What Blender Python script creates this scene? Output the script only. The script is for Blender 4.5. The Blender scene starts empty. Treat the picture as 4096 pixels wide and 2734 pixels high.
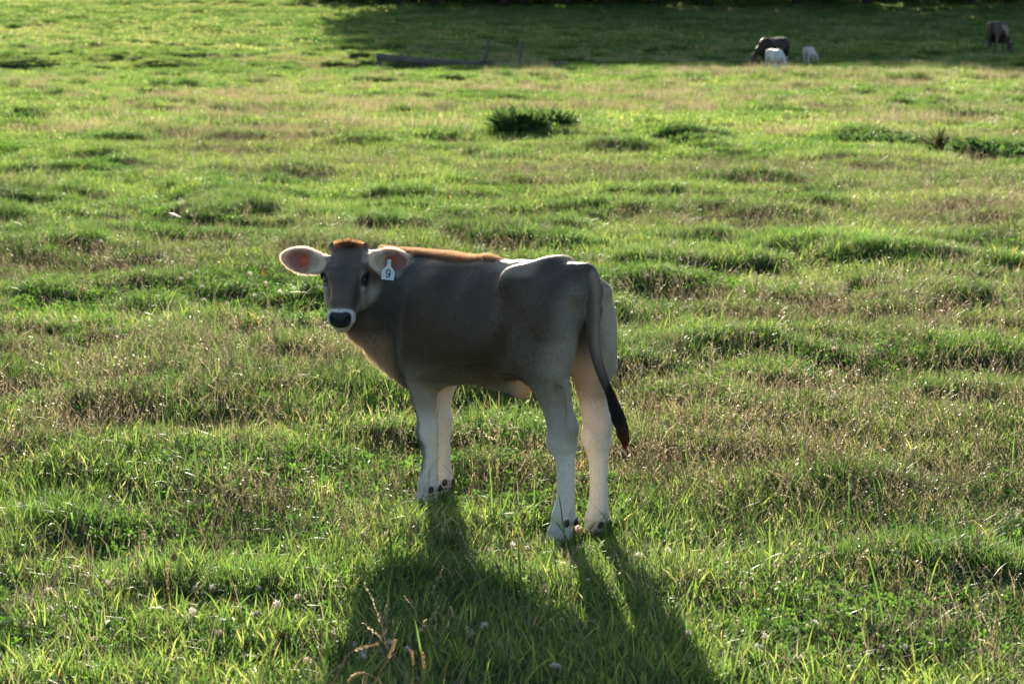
import bpy, math, random
import numpy as np
from mathutils import Vector, Matrix

SC = bpy.context.scene
COL = SC.collection
rng = np.random.default_rng(7)

# ------------------------------------------------------------------ camera
F = 9346.0                      # focal length in pixels of the 4096 wide photo
CAMZ = 1.70
PITCH = math.atan((1367 - 70) / F)
cam_d = bpy.data.cameras.new("camera")
cam = bpy.data.objects.new("camera", cam_d)
COL.objects.link(cam)
cam.location = (0, 0, CAMZ)
cam.rotation_euler = (math.pi / 2 - PITCH, 0, 0)
cam_d.sensor_width = 36.0
cam_d.lens = F / 4096 * 36.0
cam_d.clip_start = 0.1
cam_d.clip_end = 3000
cam_d.dof.use_dof = True
cam_d.dof.focus_distance = 8.0
cam_d.dof.aperture_fstop = 8.0
SC.camera = cam

# ------------------------------------------------------------------ sky, sun, exposure
SUN_EL = 15.0
SUN_AZ = -4.5                   # degrees from +Y towards +X (negative: a little to the left)
world = bpy.data.worlds.new("World")
SC.world = world
world.use_nodes = True
nt = world.node_tree
bg = nt.nodes["Background"]
sky = nt.nodes.new("ShaderNodeTexSky")
sky.sky_type = 'NISHITA'
sky.sun_disc = False
sky.sun_elevation = math.radians(SUN_EL)
sky.sun_rotation = math.radians(SUN_AZ)
nt.links.new(sky.outputs[0], bg.inputs[0])
bg.inputs[1].default_value = 0.08
sun_d = bpy.data.lights.new("sun", 'SUN')
sun_d.energy = 5.0
sun_d.angle = math.radians(0.5)
sun_d.color = (1.0, 0.89, 0.70)
sun = bpy.data.objects.new("sun", sun_d)
COL.objects.link(sun)
_e, _a = math.radians(SUN_EL), math.radians(SUN_AZ)
SUNV = Vector((math.sin(_a) * math.cos(_e), math.cos(_a) * math.cos(_e), math.sin(_e)))
sun.rotation_euler = (-SUNV).to_track_quat('-Z', 'Y').to_euler()
sun.location = (0, 20, 30)
SC.view_settings.view_transform = 'Standard'
SC.view_settings.look = 'None'
SC.view_settings.exposure = 1.68
SC.view_settings.gamma = 1.0
SC.render.film_transparent = False
SC.cycles.max_bounces = 6
SC.cycles.diffuse_bounces = 3
SC.cycles.glossy_bounces = 2
SC.cycles.transmission_bounces = 4
SC.cycles.transparent_max_bounces = 8
SC.cycles.sample_clamp_indirect = 4.0
SC.cycles.use_denoising = True
SC.cycles.denoiser = 'OPENIMAGEDENOISE'
SC.cycles.denoising_input_passes = 'RGB_ALBEDO_NORMAL'

# ------------------------------------------------------------------ helpers
def tag(o, label=None, cat=None, group=None, kind=None):
    if label: o['label'] = label
    if cat: o['category'] = cat
    if group: o['group'] = group
    if kind: o['kind'] = kind
    return o

def empty(name, loc=(0, 0, 0), rz=0.0):
    o = bpy.data.objects.new(name, None)
    o.empty_display_size = 0.1
    COL.objects.link(o)
    o.location = loc
    o.rotation_euler = (0, 0, rz)
    return o

def mesh_np(name, V, Fq=None, Ft=None, smooth=False):
    """mesh from numpy arrays of verts, quads, tris"""
    me = bpy.data.meshes.new(name)
    V = np.asarray(V, np.float32)
    loops = []
    nq = 0 if Fq is None else len(Fq)
    n3 = 0 if Ft is None else len(Ft)
    if nq: loops.append(np.asarray(Fq, np.int32).ravel())
    if n3: loops.append(np.asarray(Ft, np.int32).ravel())
    L = np.concatenate(loops) if loops else np.zeros(0, np.int32)
    me.vertices.add(len(V)); me.vertices.foreach_set("co", V.ravel())
    me.loops.add(len(L)); me.loops.foreach_set("vertex_index", L)
    me.polygons.add(nq + n3)
    st = np.concatenate([np.arange(nq) * 4, nq * 4 + np.arange(n3) * 3]).astype(np.int32)
    me.polygons.foreach_set("loop_start", st)
    if smooth: me.polygons.foreach_set("use_smooth", np.ones(nq + n3, bool))
    me.update(calc_edges=True)
    return me

def vcol(me, name, C):
    a = me.attributes.new(name, 'FLOAT_COLOR', 'POINT')
    C = np.asarray(C, np.float32)
    if C.shape[1] == 3: C = np.concatenate([C, np.ones((len(C), 1), np.float32)], 1)
    a.data.foreach_set("color", C.ravel())

def vfloat(me, name, A):
    a = me.attributes.new(name, 'FLOAT', 'POINT')
    a.data.foreach_set("value", np.asarray(A, np.float32))

def link(name, me, parent=None, mat=None):
    o = bpy.data.objects.new(name, me)
    COL.objects.link(o)
    if parent: o.parent = parent
    if mat: me.materials.append(mat)
    return o

def _hash(i, j, seed):
    n = (i.astype(np.int64) * 374761393 + j.astype(np.int64) * 668265263 + seed * 1442695041) & 0xffffffff
    n = ((n ^ (n >> 13)) * 1274126177) & 0xffffffff
    n = (n ^ (n >> 16)) & 0xffffffff
    return n / 4294967295.0

def vnoise(x, y, seed=0):
    xi, yi = np.floor(x), np.floor(y)
    fx, fy = x - xi, y - yi
    xi = xi.astype(np.int64); yi = yi.astype(np.int64)
    ux = fx * fx * fx * (fx * (fx * 6 - 15) + 10); uy = fy * fy * fy * (fy * (fy * 6 - 15) + 10)
    a, b = _hash(xi, yi, seed), _hash(xi + 1, yi, seed)
    c, d = _hash(xi, yi + 1, seed), _hash(xi + 1, yi + 1, seed)
    return (a * (1 - ux) + b * ux) * (1 - uy) + (c * (1 - ux) + d * ux) * uy

def fbm(x, y, seed=0, o=4):
    s = 0; a = 1; t = 0
    for k in range(o):
        s = s + a * vnoise(x * 2 ** k + 17.3 * k, y * 2 ** k - 9.1 * k, seed + k); t += a; a *= 0.5
    return s / t

def sstep(a, b, x):
    t = np.clip((x - a) / (b - a), 0, 1)
    return t * t * (3 - 2 * t)

# ------------------------------------------------------------------ terrain heights
FX, FY, FZ = 0.0, math.cos(PITCH), -math.sin(PITCH)
def ray(px, py):                 # px, py in the 2349 x 1568 view of the photo
    x = (px * 4096 / 2349 - 2048) / F; y = -(py * 4096 / 2349 - 1367) / F
    d = np.array([x, math.cos(PITCH) + y * math.sin(PITCH), -math.sin(PITCH) + y * math.cos(PITCH)])
    return d

CALF = np.array([-0.0290441, 7.85094968, 0.0])

def base_h(x, y):
    x = np.asarray(x, float); y = np.asarray(y, float)
    yb = y + (fbm(x / 3.5, x * 0 + 2, 71, 3) - .5) * 2.6
    h = np.interp(yb, [-50, 20, 60, 75, 82.5, 83.9, 84.8, 86.5, 92, 100, 120, 150, 200, 280, 420],
                      [0, 0, -.08, -.24, -.36, -.42, .06, .14, .22, .38, .95, 2.15, 4.4, 8.5, 15.5])
    # the bank is only there on the left; on the right the field dips softly
    h2 = np.interp(y, [-50, 20, 60, 78, 90, 98, 106, 120, 150, 200, 280, 420],
                      [0, 0, -.05, -.18, -.12, .12, .45, .95, 2.15, 4.4, 8.5, 15.5])
    hs = np.interp(y, [-50, 20, 60, 75, 81, 88, 92, 100, 120, 150, 200, 280, 420],
                      [0, 0, -.08, -.24, -.30, .12, .22, .38, .95, 2.15, 4.4, 8.5, 15.5])
    soft = sstep(.30, .55, fbm(x / 3.0, x * 0 + 7, 75, 2)) * sstep(-5.2, -6.4, x)
    h = h * (1 - soft) + hs * soft
    w = sstep(-4.5, 2.5, x)
    z = h * (1 - w) + h2 * w
    z = z - 0.34 * np.exp(-((x - 10.5) / 4.5) ** 2 - ((y - 90.5) / 6) ** 2)
    z = z + 0.10 * np.exp(-((x - 19) / 4.0) ** 2 - ((y - 89) / 5) ** 2)
    z = z + (fbm(x / 14, y / 14, 3, 3) - .5) * .22 * sstep(14, 60, y) * (1 - .5 * sstep(65, 75, y) * sstep(105, 95, y))
    z = z - .025 * np.exp(-((x - .27) ** 2 + (y - 7.46) ** 2) / .24 ** 2) - .015 * np.exp(-((x + .25) ** 2 + (y - 8.2) ** 2) / .2 ** 2)
    z = z + 1.6 * sstep(-14, -60, x) * sstep(60, 160, y)
    return z

# hummocks at known places: photo x, y, radius (m), height (m)
SPOTS = [(60, 470, .34, .12), (150, 455, .34, .13), (30, 515, .30, .12), (500, 420, .4, .10), (410, 205, .7, .18),
         (690, 255, .5, .16), (1090, 355, .26, .10), (1410, 350, .5, .15), (1590, 322, .5, .16), (1980, 320, .6, .17),
         (2150, 335, .5, .14), (2290, 355, .42, .18), (1930, 372, .5, .14), (1890, 478, .32, .11), (1700, 488, .22, .08), (1520, 500, .4, .12),
         (1610, 555, .3, .11), (1840, 595, .42, .15), (1960, 610, .3, .12), (2120, 568, .35, .11), (300, 330, .5, .12),
         (250, 325, .4, .10), (60, 265, .5, .14), (300, 385, .4, .10), (1850, 215, .8, .17), (2080, 190, .7, .15),
         (1750, 262, .5, .13), (2250, 275, .5, .13), (640, 610, .26, .07), (330, 610, .3, .06), (60, 690, .28, .08), (620, 830, .30, .10),
         (420, 820, .2, .07), (850, 950, .3, .07), (2260, 830, .35, .11), (2050, 800, .2, .07), (2290, 930, .3, .10),
         (560, 1385, .20, .05), (930, 1360, .2, .05), (140, 1230, .2, .05), (2150, 1310, .30, .08),
         (1960, 1130, .3, .07), (2290, 1330, .25, .07), (1800, 960, .3, .07), (1480, 1040, .22, .05), (700, 975, .25, .06), (350, 1380, .2, .04)]
_sp = []
for (px, py, r, hh) in SPOTS:
    d = ray(px, py); t = CAMZ / -d[2]
    for _ in range(6):
        z = float(base_h(d[0] * t, d[1] * t)); t = (z + hh * .3 - CAMZ) / d[2]
    _sp.append((d[0] * t, d[1] * t, r, hh))

def hummock(x, y):
    """(height, tussock mask)"""
    x = np.asarray(x, float); y = np.asarray(y, float)
    out = np.zeros_like(x); msk = np.zeros_like(x)
    wx = x + (fbm(x * 3, y * 3, 41, 2) - .5) * .25
    wy = y + (fbm(x * 3, y * 3, 47, 2) - .5) * .25
    for (cx, cy, r, hh) in _sp:
        d2 = ((wx - cx) / (r * 1.25)) ** 2 + ((wy - cy) / (r * .8)) ** 2
        g = np.exp(-d2 ** 1.5)
        out = np.maximum(out, hh * g); msk = np.maximum(msk, g)
        # ragged clumps of longer grass
    zn = .45 + .55 * sstep(.36, .60, fbm(x / 6 + 1, y / 6, 67, 2))
    for (sx, sy, lo_, hi_, amp, sd) in ((.42, .34, .53, .68, .070, 301), (1.15, .85, .55, .70, .13, 311)):
        c = sstep(lo_, hi_, fbm(x / sx, y / sy, sd, 4)) * zn * (.55 + .45 * sstep(7, 13, y) if sx > 1 else 1)
        out = np.maximum(out, amp * c); msk = np.maximum(msk, c * (.95 if sx > 1 else .75))
    for (cell, pr, hmin, hmax, sd) in ((1.5, .40, .05, .16, 5),):
        ci, cj = np.floor(x / cell), np.floor(y / cell)
        far = .25 + .75 * sstep(9, 16, y) if cell > 1 else 0.60 + .40 * sstep(9, 14, y)
        zone = sstep(.34, .58, fbm(x / 7 + 5, y / 7, 61, 2)) * .65 + .35
        for a in (-1, 0, 1):
            for b in (-1, 0, 1):
                I, J = ci + a, cj + b
                p = _hash(I, J, sd); rx = _hash(I, J, sd + 1); ry = _hash(I, J, sd + 2); rr = _hash(I, J, sd + 3)
                cx = (I + .2 + .6 * rx) * cell; cy = (J + .2 + .6 * ry) * cell
                r = cell * (.14 + .20 * rr)
                d2 = ((wx - cx) / (r * 1.35)) ** 2 + ((wy - cy) / (r * .85)) ** 2
                g = np.exp(-d2 ** 1.4) * (p < pr) * far * zone
                out = np.maximum(out, (hmin + (hmax - hmin) * rr) * g)
                msk = np.maximum(msk, g * (1 if cell > 1 else .55))
    keep = 1 - np.exp(-(((x - CALF[0]) / .75) ** 2 + ((y - CALF[1]) / .6) ** 2) ** 2)
    fade = 1 + sstep(40, 80, y) * .5
    return out * keep * fade, msk * keep

def ground_h(x, y):
    hm, _ = hummock(x, y)
    x = np.asarray(x, float); y = np.asarray(y, float)
    return base_h(x, y) + hm + (fbm(x * 1.3, y * 1.3, 77, 3) - .5) * (.05 + .09 * sstep(10, 30, y)) * (1 - .95 * np.exp(-((x - CALF[0]) ** 2 + (y - CALF[1]) ** 2) / .8))

def first_hit(px, py, up=.03, t0=4.0, t1=230.0):
    """first place where the sight line through a photo pixel meets the field"""
    d = ray(px, py)
    for n in (260, 40, 40):
        t = t0 * (t1 / t0) ** np.linspace(0, 1, n)
        k = int(np.argmax(CAMZ + d[2] * t < ground_h(d[0] * t, d[1] * t) + up))
        t0, t1 = t[max(k - 1, 0)], t[min(k + 1, n - 1)]
    t = t[k]; return np.array([d[0] * t, d[1] * t, float(ground_h(np.array([d[0] * t]), np.array([d[1] * t]))[0])])
at = first_hit

# ------------------------------------------------------------------ materials
def new_mat(name):
    m = bpy.data.materials.new(name); m.use_nodes = True
    n = m.node_tree; n.nodes.clear()
    out = n.nodes.new("ShaderNodeOutputMaterial")
    return m, n, out

def N(n, t, **kw):
    k = n.nodes.new(t)
    for a, v in kw.items(): setattr(k, a, v)
    return k

def leaf_material(name, transl=0.5, rough=0.55, hue=0.0, spec=0.28, inst=True, ty=(2.55, 2.45, 1.45)):
    m, n, out = new_mat(name)
    at_ = N(n, "ShaderNodeAttribute", attribute_name="col")
    hsv = N(n, "ShaderNodeHueSaturation")
    n.links.new(at_.outputs["Color"], hsv.inputs["Color"])
    if inst:
        ti = N(n, "ShaderNodeAttribute", attribute_name="tint", attribute_type='INSTANCER')
        mh = N(n, "ShaderNodeMapRange"); mh.inputs["To Min"].default_value = .485; mh.inputs["To Max"].default_value = .515
        n.links.new(ti.outputs["Fac"], mh.inputs["Value"]); n.links.new(mh.outputs[0], hsv.inputs["Hue"])
        mv = N(n, "ShaderNodeMapRange"); mv.inputs["To Min"].default_value = 1.25; mv.inputs["To Max"].default_value = .72
        n.links.new(ti.outputs["Fac"], mv.inputs["Value"]); n.links.new(mv.outputs[0], hsv.inputs["Value"])
        dr = N(n, "ShaderNodeAttribute", attribute_name="dry", attribute_type='INSTANCER')
        mx = N(n, "ShaderNodeMix", data_type='RGBA')
        n.links.new(dr.outputs["Fac"], mx.inputs["Factor"])
        n.links.new(hsv.outputs[0], mx.inputs[6]); mx.inputs[7].default_value = (.17, .15, .09, 1)
        csock = mx.outputs[2]
    else:
        csock = hsv.outputs[0]
    p = N(n, "ShaderNodeBsdfPrincipled")
    p.inputs["Roughness"].default_value = rough
    p.inputs["Specular IOR Level"].default_value = spec
    n.links.new(csock, p.inputs["Base Color"])
    tr = N(n, "ShaderNodeBsdfTranslucent")
    mm = N(n, "ShaderNodeVectorMath", operation='MULTIPLY'); mm.inputs[1].default_value = ty
    n.links.new(csock, mm.inputs[0]); n.links.new(mm.outputs[0], tr.inputs["Color"])
    mix = N(n, "ShaderNodeMixShader"); mix.inputs[0].default_value = transl
    n.links.new(p.outputs[0], mix.inputs[1]); n.links.new(tr.outputs[0], mix.inputs[2])
    n.links.new(mix.outputs[0], out.inputs[0])
    return m

M_GRASS = leaf_material("grass_blades", .58, .5)
M_CLOVER = leaf_material("clover_leaves", .5, .8, spec=.12)
M_STALK = leaf_material("dry_stalks", .40, .45, ty=(1.25, 1.18, .95))
M_WEED = leaf_material("weed_leaves", .35, .65, inst=False, spec=.15)
M_FLOWER = leaf_material("clover_petals", .45, .6, inst=False, ty=(1, 1, 1))
M_TREELEAF = leaf_material("tree_leaves", .35, .5, inst=False)

def ground_material():
    m, n, out = new_mat("pasture_soil")
    tc = N(n, "ShaderNodeTexCoord")
    n1 = N(n, "ShaderNodeTexNoise"); n1.inputs["Scale"].default_value = 1.1; n1.inputs["Detail"].default_value = 6
    n2 = N(n, "ShaderNodeTexNoise"); n2.inputs["Scale"].default_value = 30; n2.inputs["Detail"].default_value = 5
    n.links.new(tc.outputs["Object"], n1.inputs["Vector"]); n.links.new(tc.outputs["Object"], n2.inputs["Vector"])
    r1 = N(n, "ShaderNodeValToRGB")
    r1.color_ramp.elements[0].position = .35; r1.color_ramp.elements[0].color = (.028, .050, .014, 1)
    r1.color_ramp.elements[1].position = .68; r1.color_ramp.elements[1].color = (.045, .060, .022, 1)
    n.links.new(n1.outputs[0], r1.inputs[0])
    r2 = N(n, "ShaderNodeValToRGB")
    r2.color_ramp.elements[0].position = .35; r2.color_ramp.elements[0].color = (.5, .5, .5, 1)
    r2.color_ramp.elements[1].position = .7; r2.color_ramp.elements[1].color = (1.3, 1.3, 1.3, 1)
    n.links.new(n2.outputs[0], r2.inputs[0])
    mu = N(n, "ShaderNodeMix", data_type='RGBA', blend_type='MULTIPLY'); mu.inputs["Factor"].default_value = 1
    n.links.new(r1.outputs[0], mu.inputs[6]); n.links.new(r2.outputs[0], mu.inputs[7])
    p = N(n, "ShaderNodeBsdfPrincipled"); p.inputs["Roughness"].default_value = .9
    p.inputs["Specular IOR Level"].default_value = .03
    n.links.new(mu.outputs[2], p.inputs["Base Color"])
    b = N(n, "ShaderNodeBump"); b.inputs["Strength"].default_value = .8; b.inputs["Distance"].default_value = .02
    n.links.new(n2.outputs[0], b.inputs["Height"]); n.links.new(b.outputs[0], p.inputs["Normal"])
    n.links.new(p.outputs[0], out.inputs[0])
    return m

# ------------------------------------------------------------------ ground sheet
def build_ground():
    ys = [-40.0, -20, -8, 0, 3]
    y = 3.0
    while y < 420: y += max(.04, .0038 * y); ys.append(y)
    ys += [600, 900, 1400]
    ys = np.array(ys)
    u = np.concatenate([[-9, -4, -2, -1.2], np.linspace(-.62, .62, 460), [1.2, 2, 4, 9]])
    U, Y = np.meshgrid(u, ys)
    X = U * (np.maximum(Y, 0) * .50 + 2.6)
    X = np.where(np.abs(U) > 1, np.sign(U) * (np.abs(U) * 60 + np.abs(Y) * .5), X)
    Z = ground_h(X, Y)
    ny, nx = X.shape
    V = np.stack([X, Y, Z], -1).reshape(-1, 3)
    i = np.arange(nx - 1)[None, :] + np.arange(ny - 1)[:, None] * nx
    Q = np.stack([i, i + 1, i + 1 + nx, i + nx], -1).reshape(-1, 4)
    me = mesh_np("pasture_ground", V, Q, smooth=True)
    o = link("pasture_ground", me, None, ground_material())
    tag(o, "rolling green cattle pasture rising towards the trees", "ground", kind="structure")
build_ground()

# ------------------------------------------------------------------ grass prototypes
def blades(n, R, lmin, lmax, wmin, wmax, lean, bend, cols, seed, seg=3, upfac=1.0, centre=0.0):
    """n curved, tapering blades scattered in a disc of radius R -> V, quads, tris, colours"""
    r = np.random.default_rng(seed)
    a = r.uniform(0, 2 * np.pi, n); rad = R * np.sqrt(r.uniform(0, 1, n))
    bx, by = rad * np.cos(a), rad * np.sin(a)
    L = r.uniform(lmin, lmax, n) * (1 - centre * rad / R)
    W = r.uniform(wmin, wmax, n)
    az = r.uniform(0, 2 * np.pi, n)
    if centre > 0: az = a + r.normal(0, .8, n)
    th0 = np.abs(r.normal(0, lean, n))              # lean from the vertical at the base
    bd = np.abs(r.normal(bend, bend * .6, n))       # extra bend to the tip
    tw = az + np.pi / 2 + r.normal(0, .6, n)
    ts = np.linspace(0, 1, seg + 1)
    px = np.zeros(n); pz = np.zeros(n); P = []
    for k in range(seg + 1):
        if k:
            th = th0 + bd * ((ts[k] + ts[k - 1]) / 2) ** 1.3
            px = px + np.sin(th) * L / seg; pz = pz + np.cos(th) * L / seg * upfac
        P.append((bx + px * np.cos(az), by + px * np.sin(az), pz - .006))
    V = []
    for k in range(seg + 1):
        w = W * (1.0 if k < seg - 1 else .75) * (.7 if k == 0 else 1) * .5
        x, y, z = P[k]
        if k < seg:
            V.append(np.stack([x - np.cos(tw) * w, y - np.sin(tw) * w, z], 1))
            V.append(np.stack([x + np.cos(tw) * w, y + np.sin(tw) * w, z], 1))
        else:
            V.append(np.stack([x, y, z], 1))
    V = np.stack(V, 1); nv = V.shape[1]             # n, nv, 3
    b = np.arange(n)[:, None] * nv
    Q = np.concatenate([b + np.array([[2 * k, 2 * k + 1, 2 * k + 3, 2 * k + 2]]) for k in range(seg - 1)], 0)
    T = b + np.array([[2 * (seg - 1), 2 * (seg - 1) + 1, 2 * seg]])
    cols = np.asarray(cols); pk = r.integers(0, len(cols), n)
    C = cols[pk] * r.uniform(.75, 1.25, (n, 1))
    C = np.repeat(C[:, None, :], nv, 1)
    return V.reshape(-1, 3), Q, T, C.reshape(-1, 3)

def join_parts(parts):
    V, Q, T, C = [], [], [], []; o = 0
    for v, q, t, c in parts:
        V.append(v); C.append(c)
        if q is not None and len(q): Q.append(q + o)
        if t is not None and len(t): T.append(t + o)
        o += len(v)
    return np.concatenate(V), (np.concatenate(Q) if Q else None), (np.concatenate(T) if T else None), np.concatenate(C)

def tubes(paths, radii, cols, ns=3):
    """thin stems: list of (k,3) paths"""
    V, Q, C = [], [], []; o = 0
    for p, r, c in zip(paths, radii, cols):
        p = np.asarray(p); k = len(p)
        d = np.gradient(p, axis=0); d /= np.linalg.norm(d, axis=1, keepdims=True) + 1e-9
        ref = np.array([.31, .95, .05]); s = np.cross(d, ref); s /= np.linalg.norm(s, axis=1, keepdims=True) + 1e-9
        t = np.cross(d, s)
        rr = np.broadcast_to(np.asarray(r, float), (k,))
        ring = [p + (s * np.cos(a) + t * np.sin(a)) * rr[:, None] for a in np.arange(ns) * 2 * np.pi / ns]
        V.append(np.stack(ring, 1).reshape(-1, 3)); C.append(np.tile(np.asarray(c, float), (k * ns, 1)))
        for j in range(k - 1):
            for a in range(ns):
                b = (a + 1) % ns
                Q.append([o + j * ns + a, o + j * ns + b, o + (j + 1) * ns + b, o + (j + 1) * ns + a])
        o += k * ns
    return np.concatenate(V), np.array(Q), None, np.concatenate(C)

def leaves_flat(n, R, hmin, hmax, smin, smax, cols, seed, tilt=.5, tri=3):
    """clover-like leaflets: n groups of `tri` rounded leaflets on short heights"""
    r = np.random.default_rng(seed)
    V, T, C = [], [], []; o = 0
    m = 6
    for i in range(n):
        a = r.uniform(0, 2 * np.pi); rad = R * math.sqrt(r.uniform())
        c = np.array([rad * math.cos(a), rad * math.sin(a), r.uniform(hmin, hmax)])
        nn = np.array([r.normal(0, tilt), r.normal(0, tilt), 1.0]); nn /= np.linalg.norm(nn)
        u = np.cross(nn, [0.3, 1, 0]); u /= np.linalg.norm(u); v = np.cross(nn, u)
        s = r.uniform(smin, smax); a0 = r.uniform(0, 6.28); col = np.asarray(cols[r.integers(len(cols))]) * r.uniform(.8, 1.2)
        for k in range(tri):
            d = math.cos(a0 + k * 6.283 / tri) * u + math.sin(a0 + k * 6.283 / tri) * v
            e = np.cross(nn, d)
            pts = [c, c + d * s * .45 - e * s * .38, c + d * s * .9 - e * s * .36, c + d * s * 1.02, c + d * s * .9 + e * s * .36, c + d * s * .45 + e * s * .38]
            pts = [p + nn * (.15 * s if 1 < q < 5 else 0) for q, p in enumerate(pts)]
            V += pts; C += [col] * m
            T += [[o, o + q, o + q + 1] for q in range(1, m - 1)]
            o += m
    return np.array(V), None, np.array(T), np.array(C)

def seedhead_stems(n, R, hmin, hmax, cols, seed, lean=.25, head=.07, hw=.0032):
    r = np.random.default_rng(seed)
    paths, rad, cc = [], [], []
    V2, T2, C2 = [], [], []; o = 0
    for i in range(n):
        a = r.uniform(0, 6.28); q = R * math.sqrt(r.uniform())
        L = r.uniform(hmin, hmax); az = r.uniform(0, 6.28); th = abs(r.normal(0, lean)); bd = abs(r.normal(.3, .3))
        p = np.array([q * math.cos(a), q * math.sin(a), 0.0]); pts = [p.copy()]
        for k in range(5):
            t = th + bd * ((k + .5) / 5) ** 2
            p = p + np.array([math.sin(t) * math.cos(az), math.sin(t) * math.sin(az), math.cos(t)]) * L / 5
            pts.append(p.copy())
        c = np.asarray(cols[r.integers(len(cols))]) * r.uniform(.8, 1.25)
        paths.append(pts); rad.append([.0009, .0008, .0007, .0006, .0005, .0004]); cc.append(c)
        # little spikelets along the top
        pts = np.array(pts); hl = head * r.uniform(.6, 1.3)
        nsp = int(hl / .0055)
        for k in range(nsp):
            f = 1 - (k / nsp) * hl / L
            j = min(int(f * 5), 4); g = f * 5 - j
            b = pts[j] * (1 - g) + pts[j + 1] * g
            d = pts[j + 1] - pts[j]; d /= np.linalg.norm(d)
            s = np.array([r.normal(), r.normal(), r.normal()]); s -= d * (s @ d); s /= np.linalg.norm(s)
            t = d * .8 + s * .55; e = np.cross(d, s)
            ll = r.uniform(.006, .010); w = hw * r.uniform(.6, 1.1)
            V2 += [b, b + t * ll * .5 + e * w * .5, b + t * ll, b + t * ll * .5 - e * w * .5]
            T2 += [[o, o + 1, o + 2], [o, o + 2, o + 3]]; o += 4
            C2 += [c * 1.25] * 4
    A = tubes(paths, rad, cc)
    return join_parts([A, (np.array(V2), None, np.array(T2), np.array(C2))])

GR = [(.064, .115, .034), (.082, .138, .038), (.050, .098, .034), (.108, .155, .048), (.042, .085, .034), (.135, .168, .062)]
GR_HILL = [(.090, .130, .058), (.105, .140, .062), (.075, .118, .055), (.130, .150, .075), (.15, .15, .085)]  # pale hill grass, bluish veil of the shaded slope put into its colour
GR_DRY = GR + [(.19, .18, .10)]
GR_DARK = [(.042, .085, .030), (.048, .095, .032), (.056, .105, .030), (.038, .075, .032)]
TAN = [(.32, .285, .19), (.26, .225, .14), (.38, .34, .25), (.22, .175, .12), (.29, .25, .18)]
CLOV = [(.050, .11, .025), (.060, .125, .028), (.042, .095, .025)]
REDS = [(.45, .06, .02), (.42, .14, .03), (.40, .25, .04)]

PROTO = []
def proto(kind, data, mat):
    V, Q, T, C = data
    me = mesh_np("tuft_" + kind, V, Q, T)
    vcol(me, "col", np.clip(C, 0, 1)); me.materials.append(mat)
    o = bpy.data.objects.new("tuft_" + kind, me)
    PROTO.append((kind, o)); return o

for s in range(5):
    proto("turf", join_parts([blades(70, .10, .025, .070, .0020, .0038, .75, .8, GR_DRY if s % 2 else GR, 100 + s),
                              leaves_flat(5, .09, .015, .035, .008, .013, CLOV, 110 + s)]), M_GRASS)
for s in range(4):
    proto("clover", join_parts([blades(26, .10, .03, .07, .0022, .0035, .5, .8, GR, 120 + s),
                                leaves_flat(24, .10, .012, .045, .007, .012, CLOV, 130 + s, tilt=.8)]), M_CLOVER)
for s in range(4):
    proto("mid", blades(52, .10, .05, .13, .0028, .0052, .42, .8, GR_DRY if s == 3 else GR, 140 + s, seg=4), M_GRASS)
for s in range(4):
    proto("tussock", blades(95, .09, .09, .20, .0022, .0042, .38, 1.0, GR_DARK + GR[:2], 150 + s, seg=4, centre=.35), M_GRASS)
for s in range(3):
    proto("stalk", seedhead_stems(9, .11, .10, .26, TAN, 160 + s, .4), M_STALK)
for s in range(2):
    proto("thatch", blades(60, .10, .04, .12, .0012, .0024, .85, .7, TAN, 170 + s), M_STALK)
LITT = [(.24, .22, .15), (.14, .12, .08), (.30, .28, .21), (.09, .075, .05), (.10, .13, .04), (.08, .12, .04)]
for s in range(3):
    proto("litter", blades(34, .10, .05, .15, .0012, .0032, 1.35, .35, LITT, 240 + s), M_STALK)
for s in range(2):
    proto("red", blades(2, .04, .06, .16, .0035, .006, .5, .7, REDS, 180 + s, seg=4), M_GRASS)
for s in range(4):
    proto("farturf", blades(130, .28, .04, .10, .007, .013, .6, .7, GR_DRY if s % 2 else GR, 190 + s), M_GRASS)
for s in range(3):
    proto("fartussock", blades(120, .22, .08, .22, .006, .012, .42, .9, GR_DARK + GR[:2], 200 + s, centre=.3), M_GRASS)
for s in range(2):
    proto("farstalk", blades(70, .25, .12, .32, .003, .006, .25, .5, TAN, 210 + s), M_STALK)
for s in range(3):
    proto("hillturf", blades(150, .8, .05, .15, .03, .06, .6, .6, GR_HILL, 220 + s), M_GRASS)
for s in range(2):
    proto("arch", blades(6, .05, .12, .26, .003, .0062, .4, 1.1, GR[:4], 230 + s, seg=6), M_GRASS)

IDX = {}
for i, (k, o) in enumerate(PROTO): IDX.setdefault(k, []).append(i)

# ------------------------------------------------------------------ where the tufts stand
def scatter(y0, y1, dens, seed, margin=1.3, grow=.275, base=.8):
    """uniform points on the part of the field around the camera's view"""
    r = np.random.default_rng(seed)
    wmax = grow * y1 + base
    st = 1 / math.sqrt(dens)                        # jittered grid: even cover without rows
    gx, gy = np.meshgrid(np.arange(-wmax, wmax, st), np.arange(y0, y1, st))
    x = (gx + r.uniform(-.7, .7, gx.shape) * st).ravel(); y = (gy + r.uniform(-.7, .7, gx.shape) * st).ravel()
    k = np.abs(x) < grow * y + base
    return x[k], y[k], r

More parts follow.
